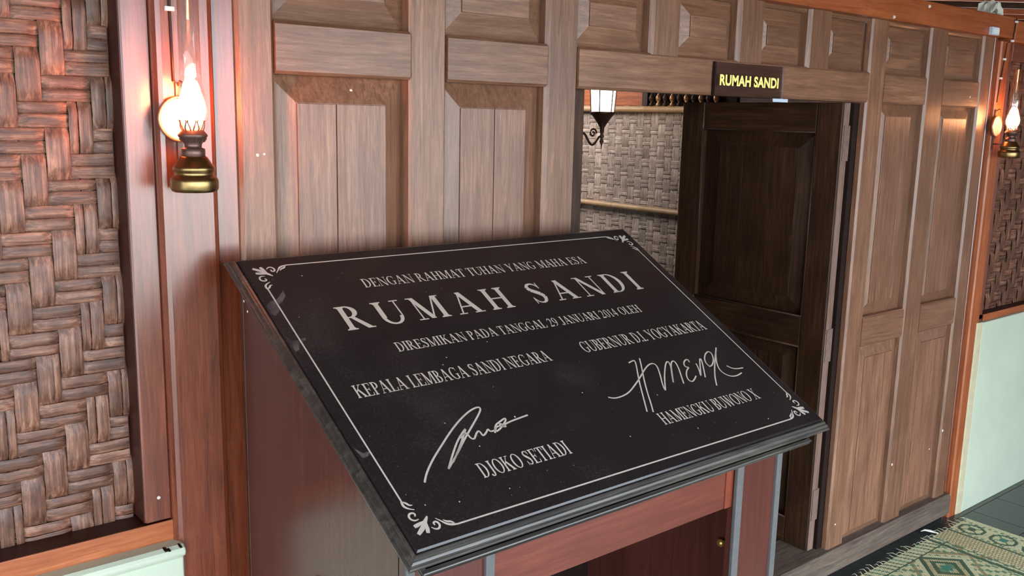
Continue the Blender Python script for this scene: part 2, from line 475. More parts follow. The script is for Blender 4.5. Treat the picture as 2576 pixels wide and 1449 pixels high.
def weave_panel(parent, xR, ncol, zlo, zhi, y0, seed, kphase=0):
    rnd = random.Random(seed)
    z_ref = 1.694 - UZ / 2           # centre of row i = 0
    i0 = int(math.floor((zlo - z_ref) / UZ)); i1 = int(math.ceil((zhi - z_ref) / UZ))
    AMP = 0.0048

    def strip(cs, over, w0, w1, vertical, s0, s1):
        pts = []
        # sample along
        n = len(cs)
        for j in range(n):
            h = -AMP if over[j] else AMP
            hn = -AMP if over[min(j + 1, n - 1)] else AMP
            hp = -AMP if over[max(j - 1, 0)] else AMP
            u = (cs[1] - cs[0]) if n > 1 else UZ
            bow = 0.0012 if over[j] else 0
            pts.append((cs[j] - u * 0.30, h * 0.9 - (bow * (0.5 if hp != h else 1)) + (0.0 if hp == h else -h * 0.25)))
            pts.append((cs[j], h - bow))
            pts.append((cs[j] + u * 0.30, h * 0.9 - (bow * (0.5 if hn != h else 1)) + (0.0 if hn == h else -h * 0.25)))
        m = MB(); vs_ = []; t = 0.0011
        for a, h in pts:
            j = rnd.uniform(-0.0005, 0.0005)
            if vertical:
                vs_ += [(w0 + j, y0 + h + t, a), (w0 + 0.0025 + j, y0 + h, a), (w1 - 0.0025 + j, y0 + h, a), (w1 + j, y0 + h + t, a)]
            else:
                vs_ += [(a, y0 + h + t, w0 + j), (a, y0 + h, w0 + 0.002 + j), (a, y0 + h, w1 - 0.002 + j), (a, y0 + h + t, w1 + j)]
        fs_ = []
        for r in range(len(pts) - 1):
            for c in range(3):
                q = (r * 4 + c, r * 4 + c + 1, r * 4 + 5 + c, r * 4 + 4 + c)
                fs_.append(q if not vertical else q[::-1])
        m.add(vs_, fs_)
        return m

    for k in range(ncol):
        a, b = xR - UX * (k + 1), xR - UX * k
        rows = list(range(i0, i1 + 1))
        cs = [z_ref + UZ * i for i in rows]
        ov = [wave(i, k + kphase) for i in rows]
        cut = [a + 0.0004, b - 0.0004]
        if rnd.random() < 0.4:
            mid = a + UX * rnd.choice([0.4, 0.5, 0.62])
            pieces = [(cut[0], mid - 0.0004), (mid + 0.0004, cut[1])]
        else:
            pieces = [tuple(cut)]
        for p0, p1 in pieces:
            obj('bamboo_strip', strip(cs, ov, p0 + rnd.uniform(0, 0.0005), p1 - rnd.uniform(0, 0.0006), True, 0, 0), bam['z'], parent, smooth=True)
    for i in range(i0, i1 + 1):
        ks = list(range(ncol))[::-1]
        cs = [xR - UX * (k + 0.5) for k in ks]
        ov = [not wave(i, k + kphase) for k in ks]
        zc = z_ref + UZ * i
        s = UZ * rnd.choice([0.46, 0.5, 0.54])
        for p0, p1 in ((zc - UZ / 2 + 0.0003, zc - UZ / 2 + s - 0.0003), (zc - UZ / 2 + s + 0.0003, zc + UZ / 2 - 0.0003)):
            obj('bamboo_strip', strip(cs, ov, p0 + rnd.uniform(0, 0.0006), p1 - rnd.uniform(0, 0.0006), False, 0, 0), bam['x'], parent, smooth=True)
    # backing sheet behind the weave, coloured dark to stand for shade in the gaps
    obj('backing_board', B(xR - UX * ncol, xR + 0.012, y0 + 0.008, y0 + 0.016, zlo - 0.02, zhi + 0.02), dark_in, parent)


wl = empty('wall_left', (0, 0.05, 0), 'structure')
weave_panel(wl, 0.528, 22, 0.93, 2.03, 0.062, 3, 0)
obj('sill_shelf', B(-1.6, 0.575, 0.0, 0.09, 0.872, 0.889), jambm, wl)
obj('sill_board', B(-1.6, 0.578, -0.005, 0.0, 0.848, 0.890), orange['x'], wl, bevel=0.0015)
obj('back_lining', B(-1.6, 0.575, 0.08, 0.10, 0.0, ZB), dark_in, wl)
# plaster plinth with a rounded ledge
obj('plaster_plinth', MB().prism([(0.07, 0.0), (-0.030, 0.0), (-0.030, 0.818), (-0.034, 0.824), (-0.044, 0.828), (-0.047, 0.836), (-0.043, 0.844), (-0.034, 0.849), (0.07, 0.849)], 'x', -1.6, 0.586), plaster, wl, bevel=0.003)
for x, z, w in ((0.545, 0.848, 0.006), (0.574, 0.848, 0.004), (0.552, 0.8465, 0.004)):
    obj('plaster_chip', B(x, x + w, -0.0480, -0.0300, z - 0.001, z + 0.0015), dark_in, wl)

wr = empty('wall_right', (4.6, 0.05, 0), 'structure')
weave_panel(wr, 4.046 + UX * 28, 28, 0.93, 1.97, 0.05, 9, 1)
obj('sill_shelf', B(4.0, 5.2, 0.0, 0.09, 0.875, 0.893), jambm, wr)
obj('sill_board', B(4.05, 5.2, -0.006, 0.0, 0.864, 0.894), orange['x'], wr, bevel=0.002)
obj('top_board', B(4.05, 5.2, 0.0, 0.07, 1.955, ZB), red_shade['x'], wr, bevel=0.002)
obj('back_lining', B(4.0, 5.2, 0.08, 0.10, 0.0, ZB), dark_in, wr)
obj('plaster_plinth', MB().prism([(4.02, 0.07), (4.02, -0.019), (5.2, -0.019), (5.2, 0.07)], 'z', 0, 0.863), plaster, wr, bevel=0.004)
obj('plaster_edge', MB().prism([(3.975, 0.02), (3.975, -0.013), (3.984, -0.016), (4.021, -0.019), (4.021, 0.02)], 'z', 0, 0.866), cream, wr, bevel=0.001)

# ------------------------------------------------------------------ door frame and open leaf
df = empty('trim_6', (2.3, 0.06, ZS), 'structure')
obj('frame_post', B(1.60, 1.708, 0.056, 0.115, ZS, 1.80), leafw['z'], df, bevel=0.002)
obj('frame_post', B(2.950, 3.04, 0.026, 0.135, ZS, 1.757), dark_in, df, bevel=0.002)  # near-black colour stands for the shade on this post
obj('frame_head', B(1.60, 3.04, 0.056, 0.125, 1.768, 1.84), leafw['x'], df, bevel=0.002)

dr = empty('door_1', (2.92, 0.04, ZS), 'structure')
LX0, LX1 = 2.905, 2.940
LY0, LY1 = 0.036, 0.752
LZ0, LZ1 = 0.122, 1.757


def ystile(y0, y1, z0, z1, name, mat, x=LX0):
    ch = 0.005
    poly = [(LX1, y0), (x + ch, y0), (x, y0 + ch), (x, y1 - ch), (x + ch, y1), (LX1, y1)]
    return obj(name, MB().prism(poly, 'z', z0, z1), mat, dr)


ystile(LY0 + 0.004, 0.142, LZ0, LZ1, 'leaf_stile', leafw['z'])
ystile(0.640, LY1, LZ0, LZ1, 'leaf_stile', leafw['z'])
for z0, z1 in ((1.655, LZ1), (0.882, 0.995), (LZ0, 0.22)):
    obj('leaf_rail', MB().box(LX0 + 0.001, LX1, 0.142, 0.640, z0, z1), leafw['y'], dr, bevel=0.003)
# hinge-side edge board, paler than the rest of the leaf
obj('leaf_edge', B(LX0 + 0.001, LX1, LY0, LY0 + 0.004, LZ0, LZ1), edgew, dr, bevel=0.001)


def leaf_panel(z0, z1, fz0, fz1):
    y0, y1, a, b = 0.142, 0.640, 0.205, 0.560
    xo, xi = LX0 + 0.024, LX0 + 0.008
    m = MB()
    o = [(xo, y0 - .003, z0 - .003), (xo, y1 + .003, z0 - .003), (xo, y1 + .003, z1 + .003), (xo, y0 - .003, z1 + .003)]
    i = [(xi, a, fz0), (xi, b, fz0), (xi, b, fz1), (xi, a, fz1)]
    bk = [(LX1 - 0.002, p[1], p[2]) for p in o]
    m.add(o + i + bk, [(0, 4, 5, 1), (1, 5, 6, 2), (2, 6, 7, 3), (3, 7, 4, 0), (4, 7, 6, 5), (8, 9, 10, 11), (0, 1, 9, 8), (1, 2, 10, 9), (2, 3, 11, 10), (3, 0, 8, 11)])
    p = obj('leaf_panel', m, leafw['z'], dr)
    for q0, q1 in ((a, 0.325), (0.325, 0.445), (0.445, b)):
        obj('plank', B(LX0 + 0.004, LX0 + 0.010, q0 + 0.001, q1 - 0.001, fz0 + 0.001, fz1 - 0.001), leafw['z'], p, bevel=0.001)
    # thin beading round the opening
    mb = MB()
    for yy in (y0, y1):
        mb.tube([(LX0 + 0.002, yy, z0), (LX0 + 0.002, yy, z1)], 0.004, 6)
    for zz in (z0, z1):
        mb.tube([(LX0 + 0.002, y0, zz), (LX0 + 0.002, y1, zz)], 0.004, 6)
    obj('beading', mb, edgew if False else leafw['z'], p, smooth=True)


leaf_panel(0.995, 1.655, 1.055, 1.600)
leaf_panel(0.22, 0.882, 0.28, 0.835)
# hinges: leaf plate, frame plate, knuckle
hin = plain('rusty_hinge', srgb(128, 104, 96), 0.6, 0.3, 0.4, 0.25, 0.3, 50)
for zc in (1.62, 0.905, 0.30):
    obj('hinge', B(LX0 + 0.004, LX1 + 0.004, LY0 - 0.003, LY0, zc - 0.06, zc + 0.06), hin, dr)
    obj('hinge', MB().lathe([(0.0005, -0.06), (0.006, -0.06), (0.006, 0.06), (0.0005, 0.06)], LX1 + 0.005, LY0 + 0.004, zc, 10), hin, dr, smooth=True)

# ------------------------------------------------------------------ inner room
inner = empty('wall_inner', (3.3, 1.6, 0), 'structure')
XI = 3.30
IU, IR = 0.046, 0.050
rnd = random.Random(21)
nI = 30
yI0 = 0.82
rowsI = list(range(0, 34))
z0I = 0.06
for k in range(nI):
    ya = yI0 + IU * k
    m = MB(); vs_ = []
    pts = []
    for i in rowsI:
        under = ((i + k) % 2 == 0)
        h = 0.0018 if under else -0.0012
        for t in (-0.3, 0, 0.3):
            pts.append((z0I + IR * (i + 0.5 + t), h * (1 if t == 0 else 0.8)))
    for z, h in pts:
        vs_ += [(XI + h + 0.001, ya + 0.001, z), (XI + h, ya + 0.005, z), (XI + h, ya + IU - 0.005, z), (XI + h + 0.001, ya + IU - 0.001, z)]
    fs_ = [(r * 4 + c, r * 4 + c + 4, r * 4 + c + 5, r * 4 + c + 1) for r in range(len(pts) - 1) for c in range(3)]
    m.add(vs_, fs_)
    obj('bamboo_strip', m, bamg['z'], inner)
for i in rowsI:
    for s in (0, 1):
        zc = z0I + IR * (i + 0.5) + (-0.009 if s == 0 else 0.009)
        m = MB(); vs_ = []; pts = []
        for k in range(nI):
            over = ((i + k) % 2 == 0)
            h = -0.0030 if over else 0.0018
            for t in (-0.3, 0, 0.3):
                pts.append((yI0 + IU * (k + 0.5 + t), h))
        j = rnd.uniform(-0.001, 0.001)
        for y, h in pts:
            vs_ += [(XI + h + 0.001, y, zc - 0.0082 + j), (XI + h, y, zc - 0.005 + j), (XI + h, y, zc + 0.005 + j), (XI + h + 0.001, y, zc + 0.0082 + j)]
        fs_ = [(r * 4 + c, r * 4 + c + 1, r * 4 + c + 5, r * 4 + c + 4) for r in range(len(pts) - 1) for c in range(3)]
        m.add(vs_, fs_)
        obj('bamboo_strip', m, bamg['y'], inner)
obj('backing_board', B(XI + 0.008, XI + 0.03, 0.80, 2.25, 0, 1.90), dark_in, inner)  # dark colour stands for shade between the inner strips
# bamboo rails with node rings
for zc, r in ((1.266, 0.014), (1.733, 0.015)):
    prof = []
    y = 0.82
    while y < 2.2:
        prof += [(r, y), (r * 1.0, y + 0.235), (r * 1.14, y + 0.240), (r * 1.0, y + 0.246)]
        y += 0.25
    obj('bamboo_rail', MB().lathe([(0.0005, prof[0][1])] + prof + [(0.0005, prof[-1][1])], XI - 0.016, 0, zc, 12, 'y'), pole, inner, smooth=True)
# carved band above the weave: plain boards, posts and turned spindles
obj('top_board', B(XI - 0.004, XI + 0.008, 1.335, 2.25, 1.75, 1.95), leafw['y'] if False else orange['y'], inner, bevel=0.003)
obj('band_post', B(XI - 0.012, XI + 0.008, 1.30, 1.335, 1.75, 1.95), leafw['z'], inner, bevel=0.002)
spd = plain('lacquered_gold_spindle', srgb(170, 128, 92), 0.25, 0.3, 0.6, 0.3, 0.1, 30)
prof = [(0.004, 0), (0.012, 0.003), (0.012, 0.010), (0.005, 0.016), (0.013, 0.030), (0.015, 0.038), (0.009, 0.050), (0.004, 0.058), (0.011, 0.066), (0.008, 0.078), (0.003, 0.088), (0.010, 0.10), (0.010, 0.12)]
for q in range(10):
    y = 1.275 - 0.042 * q
    o = obj('turned_spindle', MB().lathe(prof, XI - 0.008, y, 1.748, 12), spd if q % 2 else leafw['z'], inner, smooth=True)

# wooden post that carries the lantern
pp = empty('trim_7', (2.74, 1.25, 0), 'structure')
obj('inner_post', B(2.66, 2.78, 1.20, 1.32, 0, 2.3), leafw['z'], pp, bevel=0.006)

lx, ly = 2.95, 1.25
lan = empty('wall_lantern', (lx, ly, 1.60), label='lit black wall lantern with bright white panes inside the doorway', cat='lantern')
zb = 1.716   # bottom of the panes
ra, rb = 0.053, 0.062
hexa = lambda r, z: [(lx + r * math.cos(PI / 6 + k * PI / 3), ly + r * math.sin(PI / 6 + k * PI / 3), z) for k in range(6)]
zt = zb + 0.135
for k in range(6):
    a0, a1 = hexa(ra - .003, zb), hexa(rb - .003, zt)
    m = MB().add([a0[k], a0[(k + 1) % 6], a1[(k + 1) % 6], a1[k]], [(0, 1, 2, 3)])
    obj('pane', m, lanternlight, lan)
for k in range(6):
    obj('corner_bar', MB().tube([hexa(ra, zb)[k], hexa(rb, zt)[k]], 0.0026, 6), blackmetal, lan)
obj('lantern_cap', MB().lathe([(0.070, 0), (0.066, 0.008), (0.040, 0.035), (0.012, 0.055), (0.008, 0.065), (0.011, 0.075), (0.001, 0.09)], lx, ly, zt, 6), blackmetal, lan)
obj('lantern_base', MB().lathe([(0.0005, -0.165), (0.003, -0.145), (0.010, -0.130), (0.005, -0.118), (0.011, -0.108), (0.006, -0.098), (0.009, -0.090), (0.010, -0.070), (0.022, -0.050), (0.042, -0.022), (0.055, -0.008), (0.057, 0.0), (0.002, 0.001)], lx, ly, zb, 18), blackmetal, lan, smooth=True)
sc_ = []
for t in range(30):
    a = t / 29
    sc_.append((lx - 0.145 + 0.13 * a, ly, 1.595 + 0.030 * math.sin(a * 2.2 * PI) * (1 - 0.3 * a)))
obj('scroll_arm', MB().tube(sc_, 0.005, 6), blackmetal, lan, smooth=True)
sc2 = [(lx - 0.055 + 0.022 * (1 - t / 24) * math.cos(t * 0.42), ly, 1.622 + 0.022 * (1 - t / 24) * math.sin(t * 0.42)) for t in range(22)]
obj('scroll', MB().tube(sc2, 0.004, 6), blackmetal, lan, smooth=True)
obj('wall_plate', MB().lathe([(0.001, 0.004), (0.03, 0.003), (0.034, -0.001)], 2.781, ly, 1.595, 16, 'x'), blackmetal, lan, smooth=True)

# far enclosing wall, inner ceiling
wf = empty('wall_far', (3, 4.0, 0), 'structure')
obj('wall_face', B(-2, 13, 4.0, 4.1, 0, 3.0), leafw['x'], wf)
obj('wall_face', B(-2.1, -2.0, 0.1, 4.1, 0, 3.0), leafw['z'], wf)
obj('wall_face', B(13.0, 13.1, 0.1, 4.1, 0, 3.0), leafw['z'], wf)

# ------------------------------------------------------------------ floor
fl = empty('floor', (0, 0, 0), 'structure')
tile_m = plain('dark_cement_tile', srgb(62, 66, 64), 0.26, 0, 0.5, 0.15, 0.06, 9)
grout_m = plain('grout', srgb(140, 142, 134), 0.8, 0, 0.3, 0.1)
obj('floor_bed', B(-4, 9, -3.4, 4.1, -0.10, -0.004), grout_m, fl)
TS = 0.24
base_tile = None
tx0, ty0 = 4.08, -0.04
for i in range(-6, 9):
    for j in range(-7, 1):
        x0 = tx0 + TS * i; y1 = ty0 + TS * j
        h = 0.0019
        if base_tile is None:
            m = MB().box(0, TS - 2 * h, 0, TS - 2 * h, -0.004, 0)
            base_tile = bpy.data.meshes.new('tile'); base_tile.from_pydata(m.v, [], m.f); base_tile.materials.append(tile_m)
        o = bpy.data.objects.new('tile', base_tile); C.objects.link(o); o.parent = fl
        o.location = (x0 + h, y1 - TS + h, 0)
m = MB()
for i in range(-32, 20):
    for j in range(-14, 18):
        if -6 <= i < 9 and -7 <= j < 1: continue
        x0 = tx0 + TS * i; y1 = ty0 + TS * j
        if y1 > 4: continue
        m.box(x0 + .0012, x0 + TS - .0012, y1 - TS + .0012, y1 - .0012, -0.004, 0)
o = obj('tile_field', m, tile_m, fl); o['kind'] = 'stuff'

gr = obj('ground', B(-60, 60, -80, -9.0, -0.5, -0.35), plain('unseen_pale_ground', srgb(214, 208, 200), 0.9, 0, 0.2, 0.06, 0, 1), None)  # unseen far ground, kept pale to throw level light onto the wall
gr['kind'] = 'structure'
gr = obj('ground', B(-60, 60, -9.0, -3.4, -0.5, -0.345), plain('unseen_dark_ground', srgb(74, 76, 56), 0.9, 0, 0.2, 0.3, 0, 2), None)  # unseen near ground, kept dark to cut light from below
gr['kind'] = 'structure'

we = empty('wall_unseen', (0, 0, 0), 'structure')  # walls out of view; the end ones added to cut side light
obj('wall_face', B(-5.2, -5.0, -1.4, 4.1, -0.35, 3.2), red_shade['z'], we)
obj('wall_face', B(7.0, 7.2, -3.4, 0.1, -0.35, 3.2), red_shade['z'], we)
obj('wall_face', B(4.1, 7.0, -3.42, -3.3, -0.35, 2.4), red_shade['z'], we)  # added front wall, narrows the daylight opening and darkens the right side
obj('wall_face', B(-5.0, -1.6, 0.0, 0.1, 0, 3.0), red_shade['z'], we)
obj('wall_face', B(5.2, 7.0, 0.0, 0.1, 0, 2.1), red_shade['z'], we)
obj('wall_face', B(7.0, 13.0, 0.0, 0.1, 0, 3.0), red_shade['z'], we)
area('inner_roof_fill', (7.5, 2.0, 2.15), (math.radians(180), 0, 0), 1.2, 1.2, 6, (1.0, 0.95, 0.9))  # added upward light, no real source, brightens the roof over the beam

# ------------------------------------------------------------------ roof
ce = empty('ceiling', (2, 0, 2.4), 'structure')
rooft = plain('dark_roof_tiles', srgb(118, 94, 80), 0.8, 0, 0.2, 0.3, 0.2, 6)


def roofz(y):
    return 2.44 + (0.10 * y if y > 0 else 0.085 * y)


m = MB()
for a, b in ((-3.3, 0.0), (0.0, 4.2)):
    m.prism([(a, roofz(a) + 0.09), (b, roofz(b) + 0.09), (b, roofz(b) + 0.13), (a, roofz(a) + 0.13)], 'x', -5, 13.2)
obj('roof_deck', m, rooft, ce)
for i in range(24):
    x = -1.5 + 0.62 * i
    for a, b in ((-3.3, 0.0), (0.0, 4.2)):
        obj('rafter', MB().prism([(a, roofz(a)), (b, roofz(b)), (b, roofz(b) + 0.07), (a, roofz(a) + 0.07)], 'x', x, x + 0.05), orange['y'] if i % 3 else leafw['y'], ce)
for j in range(22):
    y = -3.2 + 0.34 * j
    obj('batten', B(-3, 13, y, y + 0.03, roofz(y) + 0.07, roofz(y) + 0.09), leafw['x'], ce)

# ------------------------------------------------------------------ lectern
LEC = empty('lectern', (1.03, -0.54, 0), label='dark wooden lectern with a sloping black granite plaque in front of the panelled wall', cat='lectern')
PO = Vector((0.59426, -0.32232, 1.44713)); PU = Vector((1, 0, 0)); PV = Vector((0, -0.87182, -0.48983)); PN = Vector((0, -0.48983, 0.87182))
PW, PH = 0.8874, 0.60364


def pp3(s, t, d=0.0):
    return PO + PU * s + PV * t + PN * d


def ring(loops, name, mat, parent, cap_top=False, cap_bot=False, fr=0.0):
    m = MB(); vs_ = []
    for o, d in loops:
        vs_ += [pp3(-o, -o, d), pp3(PW + o, -o, d), pp3(PW + o, PH + o + fr, d), pp3(-o, PH + o + fr, d)]
    fs_ = [(j * 4 + k, (j + 1) * 4 + k, (j + 1) * 4 + (k + 1) % 4, j * 4 + (k + 1) % 4) for j in range(len(loops) - 1) for k in range(4)]
    if cap_top: fs_.append((0, 1, 2, 3)[::-1])
    if cap_bot: fs_.append(tuple((len(loops) - 1) * 4 + k for k in range(4)))
    m.add(vs_, fs_)
    return obj(name, m, mat, parent)


gran = granite()
stone = ring([(-0.0026, 0.0), (0.0, -0.0020), (0.0, -0.0065)], 'granite_plaque', gran, LEC, True)
stone['label'] = 'black granite plaque with silver lettering and corner ornaments'
ring([(0.0002, -0.0060), (0.0010, -0.0042), (0.0028, -0.0036), (0.0055, -0.0046), (0.0060, -0.0070), (0.0084, -0.0078), (0.0110, -0.0098), (0.0116, -0.0122), (0.0136, -0.0128), (0.0150, -0.0150), (0.0146, -0.0178), (0.0115, -0.0188)], 'top_moulding', blackw, LEC)
ring([(0.0115, -0.0188), (0.0106, -0.0245), (-0.0300, -0.0252)], 'top_underside', redline, LEC)
ring([(-0.0220, -0.0250), (-0.0220, -0.0400)], 'top_neck', jambm, LEC, fr=0.022)
ring([(-0.0230, -0.0388), (-0.0175, -0.0390), (-0.0160, -0.0402), (-0.0160, -0.0422), (-0.0190, -0.0434), (-0.0190, -0.0442), (-0.0165, -0.0452), (-0.0165, -0.0474), (-0.0200, -0.0490), (-0.0400, -0.0500)], 'body_moulding', blackw, LEC, cap_bot=True, fr=0.028)
LB = 0.2241
BX0, BX1, BY0, BY1 = 0.6125, 1.442, -0.790, -0.296


def ztop(y, d=-0.049):
    return PO.z + d * PN.z + (y - (PO.y + d * PN.y)) * (PV.z / PV.y)


for a, b in ((BX0, BX0 + 0.018), (BX1 - 0.018, BX1)):
    obj('side_panel', MB().prism([(BY0 + 0.012, LB), (BY1, LB), (BY1, ztop(BY1)), (BY0 + 0.012, ztop(BY0 + 0.012))], 'x', a, b), lect['z'], LEC)
obj('back_panel', B(BX0 + 0.018, BX1 - 0.018, BY1 - 0.014, BY1 - 0.002, LB + 0.03, ztop(BY1 - 0.014) - 0.002), dark_in, LEC)  # back and shelf coloured near-black to stand for shade inside
obj('bottom_shelf', B(BX0 + 0.018, BX1 - 0.018, BY0 + 0.014, BY1 - 0.014, LB + 0.06, LB + 0.08), dark_in, LEC)


def fpoly(y0, y1, x0, x1, z0, name, mat, bevel=0.0, dz=0.0):
    m = MB().prism([(y0, z0), (y1, z0), (y1, ztop(y1) - dz), (y0, ztop(y0) - dz)], 'x', x0, x1)
    return obj(name, m, mat, LEC, bevel=bevel)


for a, b in ((BX0, 0.757), (1.312, BX1)):
    fpoly(BY0, BY0 + 0.014, a, b, LB, 'front_post', lect['z'])
for a, b in ((BX0, BX0 + 0.014), (0.745, 0.761), (1.310, 1.328), (BX1 - 0.014, BX1 + 0.001)):
    fpoly(BY0 - 0.006, BY0 + 0.002, a, b, LB, 'beading', greyst, 0.0015)
fpoly(BY0 + 0.006, BY0 + 0.018, 0.757, 1.312, 1.004, 'apron', lectb)
obj('apron_block', MB().prism([(BY0 + 0.004, 1.004), (BY0 + 0.012, 1.004), (BY0 + 0.012, ztop(BY0 + .012)), (BY0 + 0.004, ztop(BY0 + .004))], 'x', 1.290, 1.310), redline, LEC)
obj('base_board', B(0.757, 1.312, BY0 + 0.004, BY0 + 0.016, LB, LB + 0.09), lectb, LEC)
obj('shelf_knob', MB().lathe([(0.003, 0), (0.003, 0.006), (0.0075, 0.010), (0.0085, 0.014), (0.006, 0.018), (0.0005, 0.019)][::-1] and [(0.0005, -0.019), (0.006, -0.018), (0.0085, -0.014), (0.0075, -0.010), (0.003, -0.006), (0.003, 0)], BX1 - 0.018, -0.692, 0.868, 14, 'x'), plain('yellow_brass_knob', srgb(214, 168, 84), 0.3, 0.7), LEC, smooth=True, label='small brass knob')
obj('side_knob', MB().lathe([(0.0005, -0.020), (0.010, -0.018), (0.0145, -0.012), (0.013, -0.007), (0.006, -0.004), (0.008, 0)], BX0, -0.528, 0.962, 16, 'x'), plain('dark_knob', srgb(50, 40, 34), 0.25), LEC, smooth=True, label='dark round knob')
# small pale chips on the left edge of the top
for s, t in ((-0.012, 0.10), (-0.008, 0.075)):
    p = pp3(s - 0.0068, t, -0.022)
    obj('paint_chip', MB().lathe([(0.0003, -0.001), (0.0022, 0)], p.x, p.y, p.z, 8, 'x'), seam, LEC)

# ------------------------------------------------------------------ serif lettering
ST, HL, SH = 0.165, 0.05, 0.045


class G:
    """flat glyph strokes in letter space: x to the right, y up, cap height 1"""
    def __init__(s):
        s.q = []

    def rect(s, x0, y0, x1, y1):
        s.q.append([(x0, y0), (x1, y0), (x1, y1), (x0, y1)]); return s

    def poly(s, *p):
        s.q.append(list(p)); return s

    def serif(s, x, y, w=0.17):
        s.rect(x - w, y if y < .5 else y - SH, x + w, y + SH if y < .5 else y)
        d = 0.035
        if y < .5: s.poly((x - w * .75, SH), (x + w * .75, SH), (x + ST / 2, SH + d * 1.6), (x - ST / 2, SH + d * 1.6))
        else: s.poly((x - ST / 2, y - SH - d * 1.6), (x + ST / 2, y - SH - d * 1.6), (x + w * .75, y - SH), (x - w * .75, y - SH))
        return s

    def stem(s, x, both=True):
        s.rect(x - ST / 2, 0, x + ST / 2, 1)
        if both: s.serif(x, 0); s.serif(x, 1)
        return s

    def line(s, x0, y0, x1, y1, w):
        """horizontal-width line"""
        s.poly((x0 - w / 2, y0), (x0 + w / 2, y0), (x1 + w / 2, y1), (x1 - w / 2, y1)); return s

    def arc(s, cx, cy, rx, ry, a0, a1, wv=ST, wh=HL, n=16):
        for i in range(n):
            t0 = math.radians(a0 + (a1 - a0) * i / n); t1 = math.radians(a0 + (a1 - a0) * (i + 1) / n)
            o = lambda t: (cx + rx * math.cos(t), cy + ry * math.sin(t))
            q = lambda t: (cx + (rx - wv) * math.cos(t), cy + (ry - wh) * math.sin(t))
            s.q.append([o(t0), o(t1), q(t1), q(t0)])
        return s

    def stroke(s, pts):
        for (x0, y0, w0), (x1, y1, w1) in zip(pts, pts[1:]):
            dx, dy = x1 - x0, y1 - y0; l = math.hypot(dx, dy) or 1
            nx, ny = -dy / l, dx / l
            s.q.append([(x0 + nx * w0 / 2, y0 + ny * w0 / 2), (x0 - nx * w0 / 2, y0 - ny * w0 / 2), (x1 - nx * w1 / 2, y1 - ny * w1 / 2), (x1 + nx * w1 / 2, y1 + ny * w1 / 2)])
        return s


def endserif(gl, x, y, up):
    gl.poly((x - 0.09, y), (x, y), (x, y + 0.17 * up), (x - 0.03, y + 0.17 * up))


